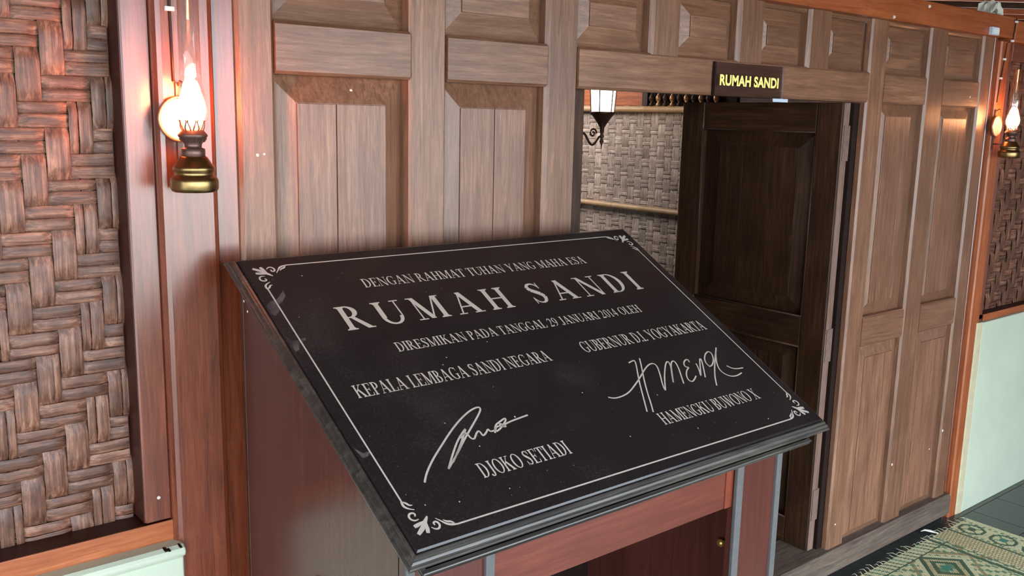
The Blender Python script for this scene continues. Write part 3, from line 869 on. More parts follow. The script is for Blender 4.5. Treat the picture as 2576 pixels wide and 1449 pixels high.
def glyphs():
    D = {}
    a = G().line(0.13, 0, 0.46, 1, 0.06).line(0.80, 0, 0.45, 1, ST + 0.02).rect(0.22, 0.30, 0.70, 0.355)
    a.rect(0.0, 0, 0.30, SH).rect(0.60, 0, 0.99, SH); D['A'] = (a, 0.97)
    b = G().stem(0.19).arc(0.32, 0.765, 0.31, 0.235, -90, 90).arc(0.32, 0.275, 0.37, 0.275, -90, 90).rect(0.1, 0.95, 0.34, 1).rect(0.1, 0, 0.34, .05).rect(0.2, 0.505, 0.36, 0.55); D['B'] = (b, 0.74)
    d = G().stem(0.19).arc(0.34, 0.5, 0.48, 0.5, -90, 90).rect(0.1, 0.95, 0.36, 1).rect(0.1, 0, 0.36, .05); D['D'] = (d, 0.87)
    e = G().stem(0.19).rect(0.1, 0.95, 0.66, 1).rect(0.1, 0, 0.70, .05).rect(0.2, 0.485, 0.52, 0.535)
    e.poly((0.57, 1), (0.66, 1), (0.68, 0.78), (0.64, 0.78)).poly((0.60, 0), (0.70, 0), (0.74, 0.25), (0.70, 0.25)).poly((0.47, 0.51), (0.50, 0.38), (0.535, 0.38), (0.535, 0.64), (0.50, 0.64)); D['E'] = (e, 0.76)
    c = G().arc(0.50, 0.5, 0.46, 0.51, 48, 312).poly((0.77, 0.99), (0.81, 0.99), (0.83, 0.68), (0.79, 0.68)).rect(0.68, 0.06, 0.83, 0.42).rect(0.58, 0.40, 0.92, 0.445); D['G'] = (c, 0.95)
    h = G().stem(0.19).stem(0.75).rect(0.2, 0.48, 0.75, 0.535); D['H'] = (h, 0.94)
    D['I'] = (G().stem(0.20), 0.40)
    j = G().rect(0.28, 0.18, 0.28 + ST, 1).serif(0.36, 1).arc(0.20, 0.18, 0.245, 0.24, 180 + 20, 360, ST, 0.06).stroke([(0.0, 0.06, 0.12), (0.09, 0.02, 0.12)]); D['J'] = (j, 0.56)
    k = G().stem(0.19).stroke([(0.22, 0.42, 0.06), (0.70, 0.97, 0.06)]).poly((0.36, 0.58), (0.47, 0.70), (0.95, 0.0), (0.72, 0.0)).rect(0.55, 0.955, 0.86, 1).rect(0.60, 0, 0.99, SH); D['K'] = (k, 0.96)
    l = G().stem(0.19).rect(0.1, 0, 0.68, .05).poly((0.58, 0), (0.68, 0), (0.73, 0.28), (0.69, 0.28)); D['L'] = (l, 0.75)
    m = G().rect(0.14, 0, 0.19, 1).rect(0.0, 0, 0.32, SH).line(0.53, 0.02, 0.17, 1, 0.17).line(0.53, 0.02, 0.92, 1, 0.06).rect(0.90, 0, 0.90 + ST, 1).serif(0.98, 0).rect(0.0, 0.955, 0.26, 1).rect(0.9, 0.955, 1.15, 1); D['M'] = (m, 1.16)
    n = G().rect(0.14, 0, 0.195, 1).rect(0.0, 0, 0.33, SH).rect(0.0, 0.955, 0.26, 1).line(0.80, 0.0, 0.17, 1, 0.17).rect(0.80, 0, 0.855, 1).rect(0.67, 0.955, 0.98, 1); D['N'] = (n, 0.96)
    D['O'] = (G().arc(0.49, 0.5, 0.46, 0.51, 0, 360, n=28), 0.97)
    D['0'] = (G().arc(0.33, 0.5, 0.30, 0.51, 0, 360, 0.14, n=24), 0.64)
    p = G().stem(0.19).arc(0.32, 0.735, 0.34, 0.265, -90, 90).rect(0.1, 0.95, 0.34, 1).rect(0.2, 0.47, 0.34, 0.52); D['P'] = (p, 0.70)
    r = G().stem(0.19).arc(0.32, 0.745, 0.33, 0.255, -90, 90).rect(0.1, 0.95, 0.34, 1).rect(0.2, 0.49, 0.36, 0.54).poly((0.32, 0.52), (0.48, 0.52), (0.88, 0.0), (0.68, 0.0)).rect(0.68, 0, 0.93, SH); D['R'] = (r, 0.88)
    s_ = G().stroke([(0.57, 0.76, 0.04), (0.50, 0.89, 0.06), (0.39, 0.965, 0.07), (0.26, 0.965, 0.08), (0.15, 0.90, 0.12), (0.115, 0.78, 0.155), (0.17, 0.67, 0.17), (0.32, 0.555, 0.18), (0.46, 0.44, 0.18), (0.535, 0.31, 0.165), (0.50, 0.14, 0.13), (0.38, 0.04, 0.08), (0.26, 0.035, 0.06), (0.14, 0.10, 0.05), (0.065, 0.26, 0.04)])
    s_.rect(0.555, 0.70, 0.595, 1.0).rect(0.035, 0.0, 0.075, 0.31); D['S'] = (s_, 0.68)
    t = G().stem(0.38, False).serif(0.38, 0).rect(0.03, 0.95, 0.73, 1).poly((0.03, 1), (0.10, 1), (0.05, 0.74), (0.01, 0.74)).poly((0.66, 1), (0.73, 1), (0.75, 0.74), (0.71, 0.74)); D['T'] = (t, 0.76)
    u = G().rect(0.11, 0.3, 0.11 + ST, 1).serif(0.19, 1).arc(0.47, 0.33, 0.36, 0.345, 180, 360, ST * 0.75, 0.07).rect(0.785, 0.3, 0.835, 1).rect(0.67, 0.955, 0.97, 1); D['U'] = (u, 0.95)
    w = G().line(0.37, 0, 0.11, 1, 0.16).line(0.37, 0, 0.62, 0.9, 0.055).line(0.88, 0, 0.62, 1, 0.16).line(0.88, 0, 1.14, 1, 0.055).rect(0.0, 0.955, 0.30, 1).rect(0.5, 0.955, 0.82, 1).rect(1.0, 0.955, 1.26, 1); D['W'] = (w, 1.24)
    x = G().line(0.74, 0, 0.20, 1, 0.19).line(0.16, 0, 0.76, 1, 0.055).rect(0.02, 0.955, 0.40, 1).rect(0.62, 0.955, 0.92, 1).rect(0.0, 0, 0.30, SH).rect(0.54, 0, 0.95, SH); D['X'] = (x, 0.94)
    y = G().rect(0.39, 0, 0.39 + ST, 0.46).serif(0.47, 0).line(0.47, 0.42, 0.17, 1, 0.18).line(0.49, 0.42, 0.79, 1, 0.055).rect(0.0, 0.955, 0.36, 1).rect(0.66, 0.955, 0.94, 1); D['Y'] = (y, 0.92)
    D['1'] = (G().rect(0.24, 0, 0.24 + 0.13, 0.98).rect(0.12, 0, 0.50, SH).poly((0.10, 0.86), (0.30, 1.0), (0.30, 0.92), (0.11, 0.82)), 0.60)
    D['2'] = (G().stroke([(0.06, 0.74, 0.05), (0.12, 0.90, 0.06), (0.26, 0.97, 0.08), (0.41, 0.91, 0.12), (0.46, 0.76, 0.145), (0.40, 0.55, 0.11), (0.24, 0.30, 0.06), (0.07, 0.08, 0.04)]).rect(0.04, 0, 0.55, 0.13).poly((0.50, 0.1), (0.56, 0.1), (0.60, 0.25), (0.57, 0.25)), 0.64)
    D['4'] = (G().rect(0.36, 0, 0.36 + 0.13, 1).rect(0.03, 0.23, 0.60, 0.33).line(0.05, 0.30, 0.40, 1.0, 0.06), 0.64)
    D['9'] = (G().arc(0.31, 0.68, 0.28, 0.33, 0, 360, 0.14, n=22).stroke([(0.54, 0.68, 0.10), (0.50, 0.38, 0.12), (0.36, 0.14, 0.09), (0.10, 0.0, 0.04)]), 0.63)
    D['.'] = (G().poly((0.06, 0.0), (0.20, 0.0), (0.22, 0.08), (0.16, 0.14), (0.08, 0.13), (0.04, 0.06)), 0.26)
    return D


GL = glyphs()


def text_line(txt, x0, x1, base, cap, name='inscription', track=0.05, space=0.28, lift=0.0005, single=False):
    adv = 0
    for ch in txt: adv += (space if ch == ' ' else GL[ch][1]) + track
    adv -= track
    sx = (x1 - x0) / adv
    m = MB(); x = 0
    for ci, ch in enumerate(txt):
        if ch == ' ': x += space + track; continue
        gl, w = GL[ch]
        for qi, q in enumerate(gl.q):
            area_ = sum(q[i][0] * q[(i + 1) % len(q)][1] - q[(i + 1) % len(q)][0] * q[i][1] for i in range(len(q)))
            if area_ < 0: q = q[::-1]
            m.add([pp3(x0 + (x + p[0]) * sx, base - p[1] * cap, lift + 0.00001 * (qi % 7)) for p in q], [tuple(range(len(q)))])
        x += w + track
        if single:
            obj('letter', m, letter, stone); m = MB()
    if not single: obj(name, m, letter, stone)


text_line('DENGAN RAHMAT TUHAN YANG MAHA ESA', 0.1845, 0.6965, 0.1003, 0.0228, space=0.36, track=0.03)
text_line('RUMAH SANDI', 0.1035, 0.7775, 0.1968, 0.0570, track=0.30, space=0.30, single=True)
text_line('DIRESMIKAN PADA TANGGAL 29 JANUARI 2014 OLEH', 0.1630, 0.7160, 0.2597, 0.0215, space=0.36, track=0.03)
text_line('KEPALA LEMBAGA SANDI NEGARA', 0.0514, 0.4255, 0.3380, 0.0262, space=0.36, track=0.02)
text_line('GUBERNUR D.I. YOGYAKARTA', 0.5035, 0.8330, 0.3350, 0.0270, space=0.36, track=0.02)
text_line('DJOKO SETIADI', 0.1555, 0.3235, 0.5265, 0.0268, space=0.36, track=0.03)
text_line('HAMENGKU BUWONO X', 0.5335, 0.7925, 0.5228, 0.0258, space=0.36, track=0.01)


def smooth_pts(pts, it=2):
    for _ in range(it):
        q = [pts[0]]
        for a, b in zip(pts, pts[1:]):
            q += [tuple(0.75 * u + 0.25 * v for u, v in zip(a, b)), tuple(0.25 * u + 0.75 * v for u, v in zip(a, b))]
        q.append(pts[-1]); pts = q
    return pts


def ribbon(m, pts, w, lift=0.0006, taper=True, tf=None, it=2):
    """flat engraved stroke; w is a width or a list of widths at the points"""
    ws = w if isinstance(w, (list, tuple)) else [w] * len(pts)
    P = smooth_pts([(p[0], p[1], a) for p, a in zip(pts, ws)], it)
    vs_ = []
    for i, (s, t, a) in enumerate(P):
        p0, p1 = P[max(i - 1, 0)], P[min(i + 1, len(P) - 1)]
        dx, dy = p1[0] - p0[0], p1[1] - p0[1]; l = math.hypot(dx, dy) or 1
        nx, ny = -dy / l * a / 2, dx / l * a / 2
        for q in ((s + nx, t + ny), (s - nx, t - ny)):
            if tf: q = tf(*q)
            vs_.append(pp3(q[0], q[1], lift))
    fs_ = [(2 * i, 2 * i + 1, 2 * i + 3, 2 * i + 2) for i in range(len(P) - 1)]
    m.add(vs_, fs_)


# border lines
BW = 0.0026
m = MB()
for a, b in (((0.0735, 0.0225), (0.812, 0.0225)), ((0.0735, 0.5830), (0.812, 0.5830)), ((0.0195, 0.079), (0.0195, 0.530)), ((0.8655, 0.075), (0.8655, 0.528))):
    ribbon(m, [a, b], BW, it=0)
obj('border_line', m, letter, stone)
# corner ornaments, drawn once for the top left corner and mirrored
x0b, x1b, y0b, y1b = 0.0195, 0.8655, 0.0225, 0.583
for fx in (0, 1):
    for fy in (0, 1):
        tf = lambda s, t, fx=fx, fy=fy: ((x0b + x1b - s) if fx else s, (y0b + y1b - t) if fy else t)
        m = MB()
        k = 0.0006
        ribbon(m, [(0.0410, 0.0470), (0.0345, 0.0405), (0.0260, 0.0320), (0.0200, 0.0280), (0.0150, 0.0245)], [0.002, 0.0058, 0.0068, 0.0062, 0.0046], k, tf=tf)
        ribbon(m, [(0.0345, 0.0405), (0.0325, 0.0330), (0.0305, 0.0270), (0.0285, 0.0225)], [0.003, 0.0042, 0.0062, 0.0046], k + .00001, tf=tf)
        ribbon(m, [(0.0345, 0.0405), (0.0270, 0.0395), (0.0210, 0.0380), (0.0155, 0.0370)], [0.003, 0.0042, 0.0062, 0.0046], k + .00002, tf=tf)
        ribbon(m, [(0.0372, 0.0294), (0.0411, 0.0248), (0.0471, 0.0240), (0.0510, 0.0301), (0.0485, 0.0358), (0.0433, 0.0352), (0.0438, 0.0307)], [0.0012, 0.0024, 0.003, 0.0032, 0.003, 0.0028, 0.002], k, tf=tf)
        ribbon(m, [(0.0276, 0.0462), (0.0219, 0.0450), (0.0170, 0.0486), (0.0165, 0.0551), (0.0222, 0.0585), (0.0274, 0.0556), (0.0250, 0.0515)], [0.0012, 0.0024, 0.003, 0.0032, 0.003, 0.0028, 0.002], k, tf=tf)
        ribbon(m, [(0.0500, 0.0405), (0.0560, 0.0330), (0.0600, 0.0275), (0.0665, 0.0240), (0.0745, 0.0227)], [0.0012, 0.0022, 0.0034, 0.0036, 0.0026], k, tf=tf)
        ribbon(m, [(0.0585, 0.0350), (0.0620, 0.0310), (0.0680, 0.0290), (0.0710, 0.0250)], [0.001, 0.003, 0.0035, 0.002], k + .00001, tf=tf)
        ribbon(m, [(0.0300, 0.0614), (0.0240, 0.0645), (0.0190, 0.0690), (0.0182, 0.0740), (0.0195, 0.0800)], [0.0012, 0.0022, 0.0034, 0.0036, 0.0026], k, tf=tf)
        ribbon(m, [(0.0310, 0.0690), (0.0265, 0.0700), (0.0240, 0.0745), (0.0205, 0.0775)], [0.001, 0.003, 0.0035, 0.002], k + .00001, tf=tf)
        obj('corner_ornament', m, letter, stone)
# signatures
m = MB(); SW = 0.0030
for pts in ([(0.0669,0.5076),(0.0771,0.4944),(0.0992,0.4745),(0.1259,0.4549),(0.1538,0.4344),(0.1837,0.4157),(0.2103,0.4034),(0.2266,0.4006),(0.2280,0.4052),(0.2205,0.4131),(0.1979,0.4304),(0.1669,0.4537),(0.1393,0.4764),(0.1130,0.4962)],
            [(0.1130,0.4962),(0.1350,0.4726),(0.1572,0.4510),(0.1833,0.4332),(0.1739,0.4425),(0.1520,0.4649),(0.1260,0.4874)],
            [(0.1615,0.4496),(0.1782,0.4411),(0.1771,0.4539),(0.1825,0.4581),(0.1902,0.4497),(0.1986,0.4440),(0.1996,0.4497),(0.1990,0.4561),(0.2076,0.4519),(0.2159,0.4447),(0.2152,0.4513),(0.2248,0.4512)],
            [(0.2218,0.4558),(0.2310,0.4420),(0.2439,0.4373),(0.2571,0.4325),(0.2542,0.4386),(0.2345,0.4512),(0.2225,0.4546),(0.2330,0.4426),(0.2503,0.4514),(0.2403,0.4391),(0.2382,0.4495),(0.2528,0.4424),(0.2980,0.4376)],
            [(0.2728,0.4352),(0.2753,0.4353)]):
    ribbon(m, pts, SW if len(pts) > 2 else 0.003)
obj('signature', m, letter, stone, label='engraved looping signature above the name at the plaque foot')
m = MB()
for pts in ([(0.4701,0.4404),(0.4795,0.4457),(0.4969,0.4458),(0.5188,0.4412),(0.5460,0.4277),(0.5704,0.4144),(0.5954,0.3990),(0.6149,0.3901),(0.6261,0.3903),(0.6285,0.3982),(0.6173,0.4188),(0.6025,0.4412),(0.5951,0.4584),(0.6077,0.4424),(0.6266,0.4209),(0.6520,0.3967),(0.6634,0.3918),(0.6585,0.4049),(0.6427,0.4247),(0.6257,0.4474),(0.6415,0.4277),(0.6612,0.4022),(0.6726,0.3938),(0.6777,0.3973),(0.6711,0.4145),(0.6605,0.4321),(0.6501,0.4500)],
            [(0.5736,0.3776),(0.5857,0.3746),(0.5917,0.3750),(0.5820,0.3910),(0.5607,0.4217),(0.5426,0.4517),(0.5206,0.4883)],
            [(0.6059,0.3724),(0.5926,0.3934),(0.5733,0.4215),(0.5549,0.4517),(0.5435,0.4733),(0.5323,0.4920)],
            [(0.7088,0.4059),(0.7116,0.3979),(0.7016,0.3992),(0.6913,0.4072),(0.6891,0.4152),(0.6975,0.4171),(0.6864,0.4214),(0.6741,0.4320),(0.6675,0.4437),(0.6709,0.4504),(0.6799,0.4482),(0.6936,0.4398)],
            [(0.7210,0.4121),(0.7173,0.4216),(0.7103,0.4336),(0.7025,0.4446),(0.7174,0.4284),(0.7404,0.4025),(0.7433,0.4048),(0.7317,0.4214),(0.7112,0.4479)],
            [(0.7461,0.4263),(0.7447,0.4174),(0.7506,0.4064),(0.7641,0.3952),(0.7791,0.3895),(0.7820,0.3973),(0.7712,0.4127),(0.7548,0.4248),(0.7446,0.4260)],
            [(0.8070,0.3852),(0.7809,0.4077),(0.7556,0.4302),(0.7336,0.4525),(0.7188,0.4717)],
            [(0.7972,0.3933),(0.7741,0.4169),(0.7620,0.4351),(0.7618,0.4489),(0.7719,0.4597),(0.7880,0.4618),(0.8069,0.4575)],
            [(0.7878,0.4333),(0.7944,0.4425),(0.8055,0.4460),(0.8224,0.4470)]):
    ribbon(m, pts, 0.0027)
obj('signature', m, letter, stone, label='engraved flowing signature beside the right border')
# dust and paint specks on the stone
m = MB(); rs = random.Random(5)
sp = [(0.0892,0.0535),(0.2202,0.3030),(0.2355,0.2890),(0.3299,0.2696),(0.0971,0.5515),(0.1818,0.5541),(0.0479,0.5416),(0.1828,0.4719),(0.1549,0.4169),(0.4479,0.5259),(0.5925,0.5464),(0.4286,0.4190),(0.5721,0.4599),(0.7615,0.5685)]
sp += [(rs.uniform(0.03, 0.85), rs.uniform(0.03, 0.59)) for _ in range(50)]
for i, (s, t) in enumerate(sp):
    r = 0.0012 if i < 14 else rs.uniform(0.0003, 0.0007)
    n = 6
    m.add([pp3(s + r * math.cos(2 * PI * k / n) * rs.uniform(.6, 1.2), t + r * math.sin(2 * PI * k / n), 0.0004) for k in range(n)], [tuple(range(n))[::-1]])
o = obj('dust_specks', m, letter, stone); o['kind'] = 'stuff'

# faint smears of dust left near the left border
sm, nt, b = new_mat('dust_film')
b.inputs['Base Color'].default_value = srgb(150, 142, 138); b.inputs['Roughness'].default_value = 0.8
nv = noise(nt, coords(nt, (1, 1, 1), False), 35, 3, 0.5)
nt.links.new(ramp(nt, nv, [(0.35, g(0.05)), (0.8, g(0.5))]), b.inputs['Alpha'])
m = MB()
for poly in ([(0.001, 0.118), (0.010, 0.108), (0.024, 0.104), (0.036, 0.092), (0.043, 0.084), (0.041, 0.098), (0.030, 0.112), (0.020, 0.118), (0.016, 0.132), (0.006, 0.142), (0.001, 0.135)],
             [(0.001, 0.190), (0.008, 0.200), (0.016, 0.202), (0.030, 0.198), (0.029, 0.204), (0.014, 0.210), (0.010, 0.222), (0.003, 0.224), (0.001, 0.212)],
             [(0.001, 0.424), (0.010, 0.436), (0.022, 0.434), (0.014, 0.442), (0.004, 0.444)]):
    m.add([pp3(s_1, t_1, 0.0003) for s_1, t_1 in poly][::-1], [tuple(range(len(poly)))])
o = obj('dust_smear', m, sm, stone); o['kind'] = 'stuff'

# the whole lectern stands on the floor, its back almost against the wall
LEC.scale = (1.1533, 1.1533, 1.1533)
LEC.location = (1.1879, -0.3545, -0.2584)

# ------------------------------------------------------------------ oil lamps (electric bulbs in glass chimneys)
def oil_lamp(x, y, z, refl, label, flame):
    r = empty('oil_lamp', (x, y, z), label=label, cat='lamp')
    res = obj('fuel_reservoir', MB().lathe([(0.0005, 0.0), (0.036, 0.0), (0.0395, 0.002), (0.0415, 0.006), (0.0418, 0.019), (0.0405, 0.024), (0.0370, 0.0270), (0.0345, 0.0285), (0.0335, 0.0320), (0.0340, 0.0355),
                       (0.0360, 0.0375), (0.0365, 0.0425), (0.0350, 0.0455), (0.0310, 0.0500), (0.0270, 0.0570), (0.0235, 0.0620), (0.0200, 0.0640), (0.0005, 0.0645)], x, y, z, 36), brass, r, smooth=True)
    obj('collar', MB().lathe([(0.018, 0.062), (0.0205, 0.064), (0.0205, 0.076), (0.0185, 0.0775), (0.0150, 0.0785), (0.0150, 0.0840), (0.0175, 0.0890), (0.0235, 0.0960), (0.0258, 0.0995), (0.0252, 0.1020), (0.0200, 0.1080), (0.0180, 0.1115), (0.0005, 0.112)], x, y, z, 32), iron, r, smooth=True)
    m = MB()
    for k in range(18):
        a = 2 * PI * k / 18
        m.box(-0.0007, 0.0007, -0.0007, 0.0007, 0, 0)
        m.v = m.v[:-8]; m.f = m.f[:-6]
        c, s = math.cos(a), math.sin(a)
        m.tube([(x + 0.0190 * c, y + 0.0190 * s, z + 0.0885), (x + 0.0236 * c, y + 0.0236 * s, z + 0.0950)], 0.0010, 5)
    obj('burner_ribs', m, iron, r)
    m = MB()
    for k in range(8):
        a = 2 * PI * k / 8
        for d in (-0.17, 0.17):
            m.tube([(x + 0.0185 * math.cos(a + d * 1.6), y + 0.0185 * math.sin(a + d * 1.6), z + 0.1105),
                    (x + 0.0205 * math.cos(a + d * 1.1), y + 0.0205 * math.sin(a + d * 1.1), z + 0.1165),
                    (x + 0.0212 * math.cos(a + d * .35), y + 0.0212 * math.sin(a + d * .35), z + 0.1235),
                    (x + 0.0228 * math.cos(a + d * .5), y + 0.0228 * math.sin(a + d * .5), z + 0.1275)], 0.0014, 5)
    obj('gallery_prongs', m, iron, r)
    obj('bulb', MB().lathe([(0.0005, 0.116), (0.012, 0.118), (0.0185, 0.126), (0.0240, 0.138), (0.0248, 0.147), (0.0225, 0.159), (0.0180, 0.172), (0.0150, 0.184), (0.0110, 0.194), (0.0005, 0.200)], x, y, z, 20), flame, r, smooth=True)
    obj('glass_chimney', MB().lathe([(0.0190, 0.112), (0.0205, 0.120), (0.0262, 0.132), (0.0280, 0.143), (0.0270, 0.156), (0.0225, 0.175), (0.0195, 0.190), (0.0187, 0.205), (0.0186, 0.345), (0.0180, 0.3455), (0.0180, 0.206)], x, y, z, 32), chimney, r, smooth=True)
    rx, ry, rz = refl
    rf = obj('reflector', MB().lathe([(0.0005, 0.004), (0.020, 0.003), (0.036, -0.001), (0.0375, -0.002)], rx, ry, rz, 32, 'y'), mirror, r, smooth=True)
    obj('reflector_rim', MB().lathe([(0.0365, -0.001), (0.0385, -0.0045), (0.0415, -0.0045), (0.0420, 0.0), (0.0400, 0.0060), (0.0370, 0.0050)], rx, ry, rz, 32, 'y'), ringm, rf, smooth=True)
    obj('wall_bracket', MB().box(rx - 0.005, rx + 0.005, ry + 0.0065, ry + 0.009, z + 0.030, rz + 0.065), iron, r, bevel=0.0005)
    obj('bracket_arm', MB().tube([(rx, ry + 0.006, z + 0.052), (x * .5 + rx * .5, (y + ry) / 2 + 0.01, z + 0.052), (x, y + 0.028, z + 0.054)], 0.0028, 8), iron, r, smooth=True)
    obj('bracket_hook', MB().tube([(rx, ry + 0.008, rz + 0.060), (rx, ry - 0.002, rz + 0.068), (rx, ry - 0.010, rz + 0.066), (rx, ry - 0.012, rz + 0.058)], 0.0022, 6), iron, r, smooth=True)
    return r


oil_lamp(0.617, -0.085, 1.540, (0.6160, -0.032, 1.668), 'lit brass oil lamp with glass chimney on the reddish post beside the bamboo panel', flame)
oil_lamp(3.935, -0.080, 1.567, (3.925, -0.023, 1.690), 'lit brass oil lamp hanging on the orange post past the open door', flame2)


def cable(name, pts, clips, label):
    r = empty('cable', pts[0], label=label, cat='cable')
    obj('wire', MB().tube(pts, 0.0022, 8), cablem, r, smooth=True)
    for (x, y, z) in clips:
        obj('cable_clip', MB().box(x - 0.010, x + 0.007, y - 0.004, y + 0.003, z - 0.004, z + 0.004), whitem, r, bevel=0.001)


cable('cable', [(0.6085, -0.0235, 1.735), (0.6080, -0.0235, 1.80), (0.6070, -0.0235, 1.87), (0.6085, -0.0235, 1.95), (0.608, -0.0235, 2.03)], [(0.608, -0.0235, 1.862)],
      'thin dark cable running up the left post to the beam')
cable('cable', [(3.925, -0.0145, 1.785), (3.930, -0.0145, 1.86), (3.948, -0.0145, 1.95), (3.956, -0.0145, 2.018), (3.962, -0.0330, 2.026), (3.964, -0.0365, 2.115)], [(3.935, -0.0145, 1.88), (3.948, -0.0145, 1.955), (3.958, -0.0330, 2.026), (3.966, -0.0370, 2.100)],
      'thin dark cable with white clips on the far right post')

# ------------------------------------------------------------------ sign over the door
sg = empty('door_sign', (2.32, -0.012, 1.806), label='clear plastic sign with yellow lettering fixed over the doorway', cat='sign')
acr = clear_glass('smoky_acrylic', (0.86, 0.85, 0.87, 1), 0.22, 0.16)
obj('acrylic_sheet', B(2.152, 2.474, -0.014, -0.011, 1.755, 1.852), acr, sg)
obj('left_shadow_strip', B(2.146, 2.150, -0.013, -0.004, 1.757, 1.852), dark_in, sg)  # dark strip painted in as the shadow beside the raised sheet
fc = bpy.data.curves.new('sign_text', 'FONT'); fc.body = 'RUMAH SANDI'; fc.size = 1.0; fc.offset = 0.04; fc.space_character = 1.05
fo = bpy.data.objects.new('sign_text', fc); C.objects.link(fo)
bpy.context.view_layer.update()
me = bpy.data.meshes.new_from_object(fo.evaluated_get(bpy.context.evaluated_depsgraph_get()))
C.objects.unlink(fo); bpy.data.objects.remove(fo)
xs = [v.co.x for v in me.vertices]; ys = [v.co.y for v in me.vertices]
x0, x1, y0, y1 = min(xs), max(xs), min(ys), max(ys)
for v in me.vertices:
    v.co = Vector((2.168 + (v.co.x - x0) / (x1 - x0) * 0.280 - 2.32, -0.0150 + 0.012, 1.7865 + (v.co.y - y0) / (y1 - y0) * 0.0315 - 1.806))
me.materials.clear(); me.materials.append(yellow)
so = bpy.data.objects.new('lettering', me); C.objects.link(so); so.parent = sg
obj('tape_tab', B(2.424, 2.500, -0.016, -0.0145, 1.747, 1.757), bluish, sg)

# small box on the beam
bx = empty('wall_box', (3.78, -0.04, 2.045), label='tiny pale blue plastic box on the orange top beam', cat='box')
obj('housing', B(3.750, 3.806, -0.046, -0.030, 2.036, 2.066), bluish, bx, bevel=0.002)
obj('cover', B(3.756, 3.800, -0.049, -0.046, 2.040, 2.062), whitem, bx, bevel=0.001)
# crumpled white rag tucked above the beam
rs = random.Random(11)
m = MB(); n1, n2 = 10, 7
for i in range(n1):
    for j in range(n2):
        m.v.append((3.885 + 0.013 * i + rs.uniform(-.006, .006), 0.03 + 0.011 * j + rs.uniform(-.008, .008), 2.126 + 0.06 * math.sin(i / (n1 - 1) * PI) * abs(math.sin(j * 1.1 + i * .6)) + rs.uniform(0, .012)))
m.f = [(i * n2 + j, (i + 1) * n2 + j, (i + 1) * n2 + j + 1, i * n2 + j + 1) for i in range(n1 - 1) for j in range(n2 - 1)]
o = obj('rag', m, plain('white_cloth', srgb(222, 224, 214), 0.8), None, smooth=False)
so_ = o.modifiers.new('s', 'SOLIDIFY'); so_.thickness = 0.003
tag(o, 'crumpled white rag lying on top of the orange beam', 'rag')

# ------------------------------------------------------------------ woven mat
def mat_color(u, v):
    """u: metres in from the far short edge (towards -x), v: metres from the wall-side edge"""
    cream_, dg, mg, br, tl = (0.74, 0.74, 0.46), (0.07, 0.14, 0.08), (0.17, 0.32, 0.18), (0.44, 0.33, 0.17), (0.06, 0.28, 0.20)
    a = u % 1.18
    if u < 0.03: return cream_
    if u < 0.17:                                    # floral border band
        p = (v * 1.0) % 0.13; q = u - 0.10
        d = math.hypot(p - 0.065, q * 1.0)
        if abs(d - 0.048) < 0.007: return dg
        if d < 0.018: return tl if int(v / 0.13) % 2 else dg
        if abs(abs(p - 0.065) - abs(q)) < 0.006 and d < 0.04: return mg
        if abs(q) > 0.055 and (p // 0.013) % 2 == 0: return mg
        return cream_
    if abs(u - 0.180) < 0.0045: return dg
    if u < 0.30:                                    # ribbed plain band
        return br if int((v + u * 0.25) / 0.006) % 2 else cream_
    if abs(u - 0.315) < 0.005 or abs(u - 0.345) < 0.007: return dg
    if v < 0.055: return (tl if int(u / 0.05) % 3 == 0 else dg) if (u + v * 0.5) % 0.035 < 0.009 else cream_
    if abs(v - 0.060) < 0.004: return dg
    q = u - 0.36
    # concentric key diamonds
    p = (v % 0.34) - 0.17; r = (q % 0.34) - 0.17
    d = abs(p) + abs(r)
    k = int(d / 0.024)
    if d < 0.03: return tl
    if k in (2, 4): return dg
    if k == 5: return cream_
    if k >= 6: return mg if (int(p / 0.02) + int(r / 0.02)) % 3 == 0 else (br if k == 7 else cream_)
    if k == 1 and abs(p) < abs(r): return mg
    return cream_ if int((p + r) / 0.006) % 2 else br


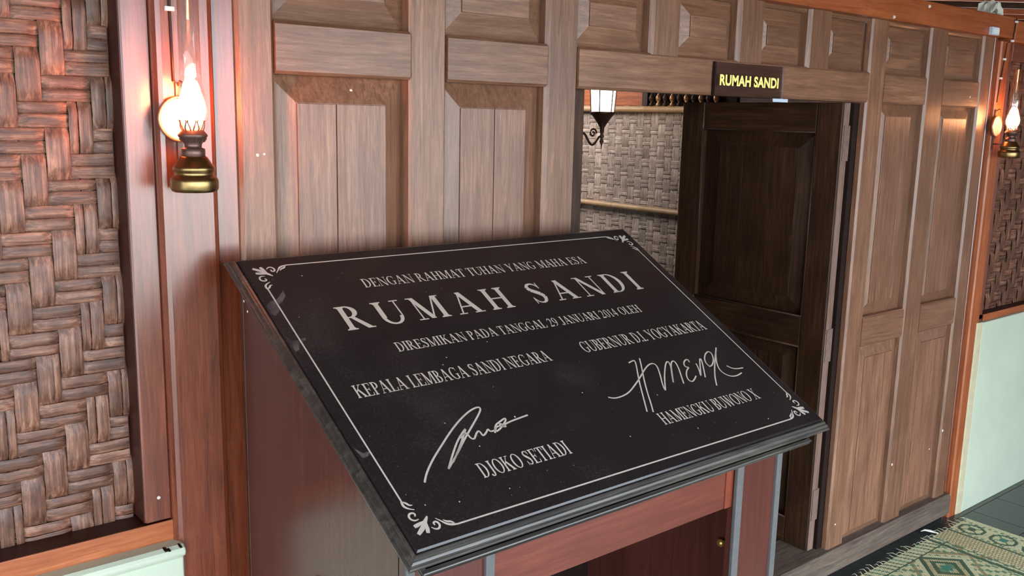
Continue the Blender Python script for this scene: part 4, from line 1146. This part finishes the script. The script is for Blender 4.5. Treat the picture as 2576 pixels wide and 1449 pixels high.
MX0, MX1, MY0, MY1 = 2.15, 3.972, -1.45, -0.070
cs = 0.0062
nx, ny = int((MX1 - MX0) / cs), int((MY1 - MY0) / cs)
rs = random.Random(4)
vx = []
for j in range(ny + 1):
    for i in range(nx + 1):
        x = MX0 + (MX1 - MX0) * i / nx; y = MY0 + (MY1 - MY0) * j / ny
        vx.append((x - 3.0, y + 0.7, 0.004 + 0.0010 * math.sin(x * 9 + y * 4) + 0.0008 * ((i + j) % 2)))
fc_ = [(j * (nx + 1) + i, j * (nx + 1) + i + 1, (j + 1) * (nx + 1) + i + 1, (j + 1) * (nx + 1) + i) for j in range(ny) for i in range(nx)]
me = bpy.data.meshes.new('mat_sheet'); me.from_pydata(vx, [], fc_)
ca = me.color_attributes.new('Col', 'FLOAT_COLOR', 'CORNER')
buf = []
for j in range(ny):
    for i in range(nx):
        c = mat_color(MX1 - (MX0 + (MX1 - MX0) * (i + .5) / nx), MY1 - (MY0 + (MY1 - MY0) * (j + .5) / ny))
        s = rs.uniform(0.8, 1.12)
        buf += [c[0] * s, c[1] * s, c[2] * s, 1.0] * 4
ca.data.foreach_set('color', buf)
mm, nt, b = new_mat('woven_pandan')
at = nt.nodes.new('ShaderNodeVertexColor'); at.layer_name = 'Col'
nt.links.new(at.outputs[0], b.inputs['Base Color']); b.inputs['Roughness'].default_value = 0.6
me.materials.append(mm)
mt = empty('woven_mat', (3.0, -0.7, 0), label='green and cream patterned woven mat with frayed edge on the dark floor', cat='mat')
o = bpy.data.objects.new('mat_sheet', me); C.objects.link(o); o.parent = mt
fringe = MB(); rs = random.Random(8)
for i in range(60):
    x = MX1 - 0.004 - i * 0.0292 + rs.uniform(-.005, .005)
    L = rs.choice([0.010, 0.014, 0.020, 0.032]) * rs.uniform(.7, 1.3)
    b_ = rs.uniform(-0.012, 0.02)
    fringe.tube([(x, MY1 - 0.003, 0.005), (x - b_ * .4 - .004, MY1 + L * .5, 0.007 + rs.uniform(0, .01)), (x - b_ - .008, MY1 + L, 0.003 + rs.uniform(0, .012))], [0.0013, 0.0011, 0.0005], 4)
o = obj('fringe', fringe, plain('pale_straw', srgb(190, 190, 160), 0.6), mt); o['kind'] = 'stuff'
# one long loose straw
obj('loose_straw', MB().tube([(3.715, MY1, 0.006), (3.69, -0.045, 0.014), (3.672, -0.030, 0.018), (3.655, -0.022, 0.014)], [0.002, 0.005, 0.004, 0.0008], 5), plain('white_straw', srgb(215, 215, 205), 0.5), mt)
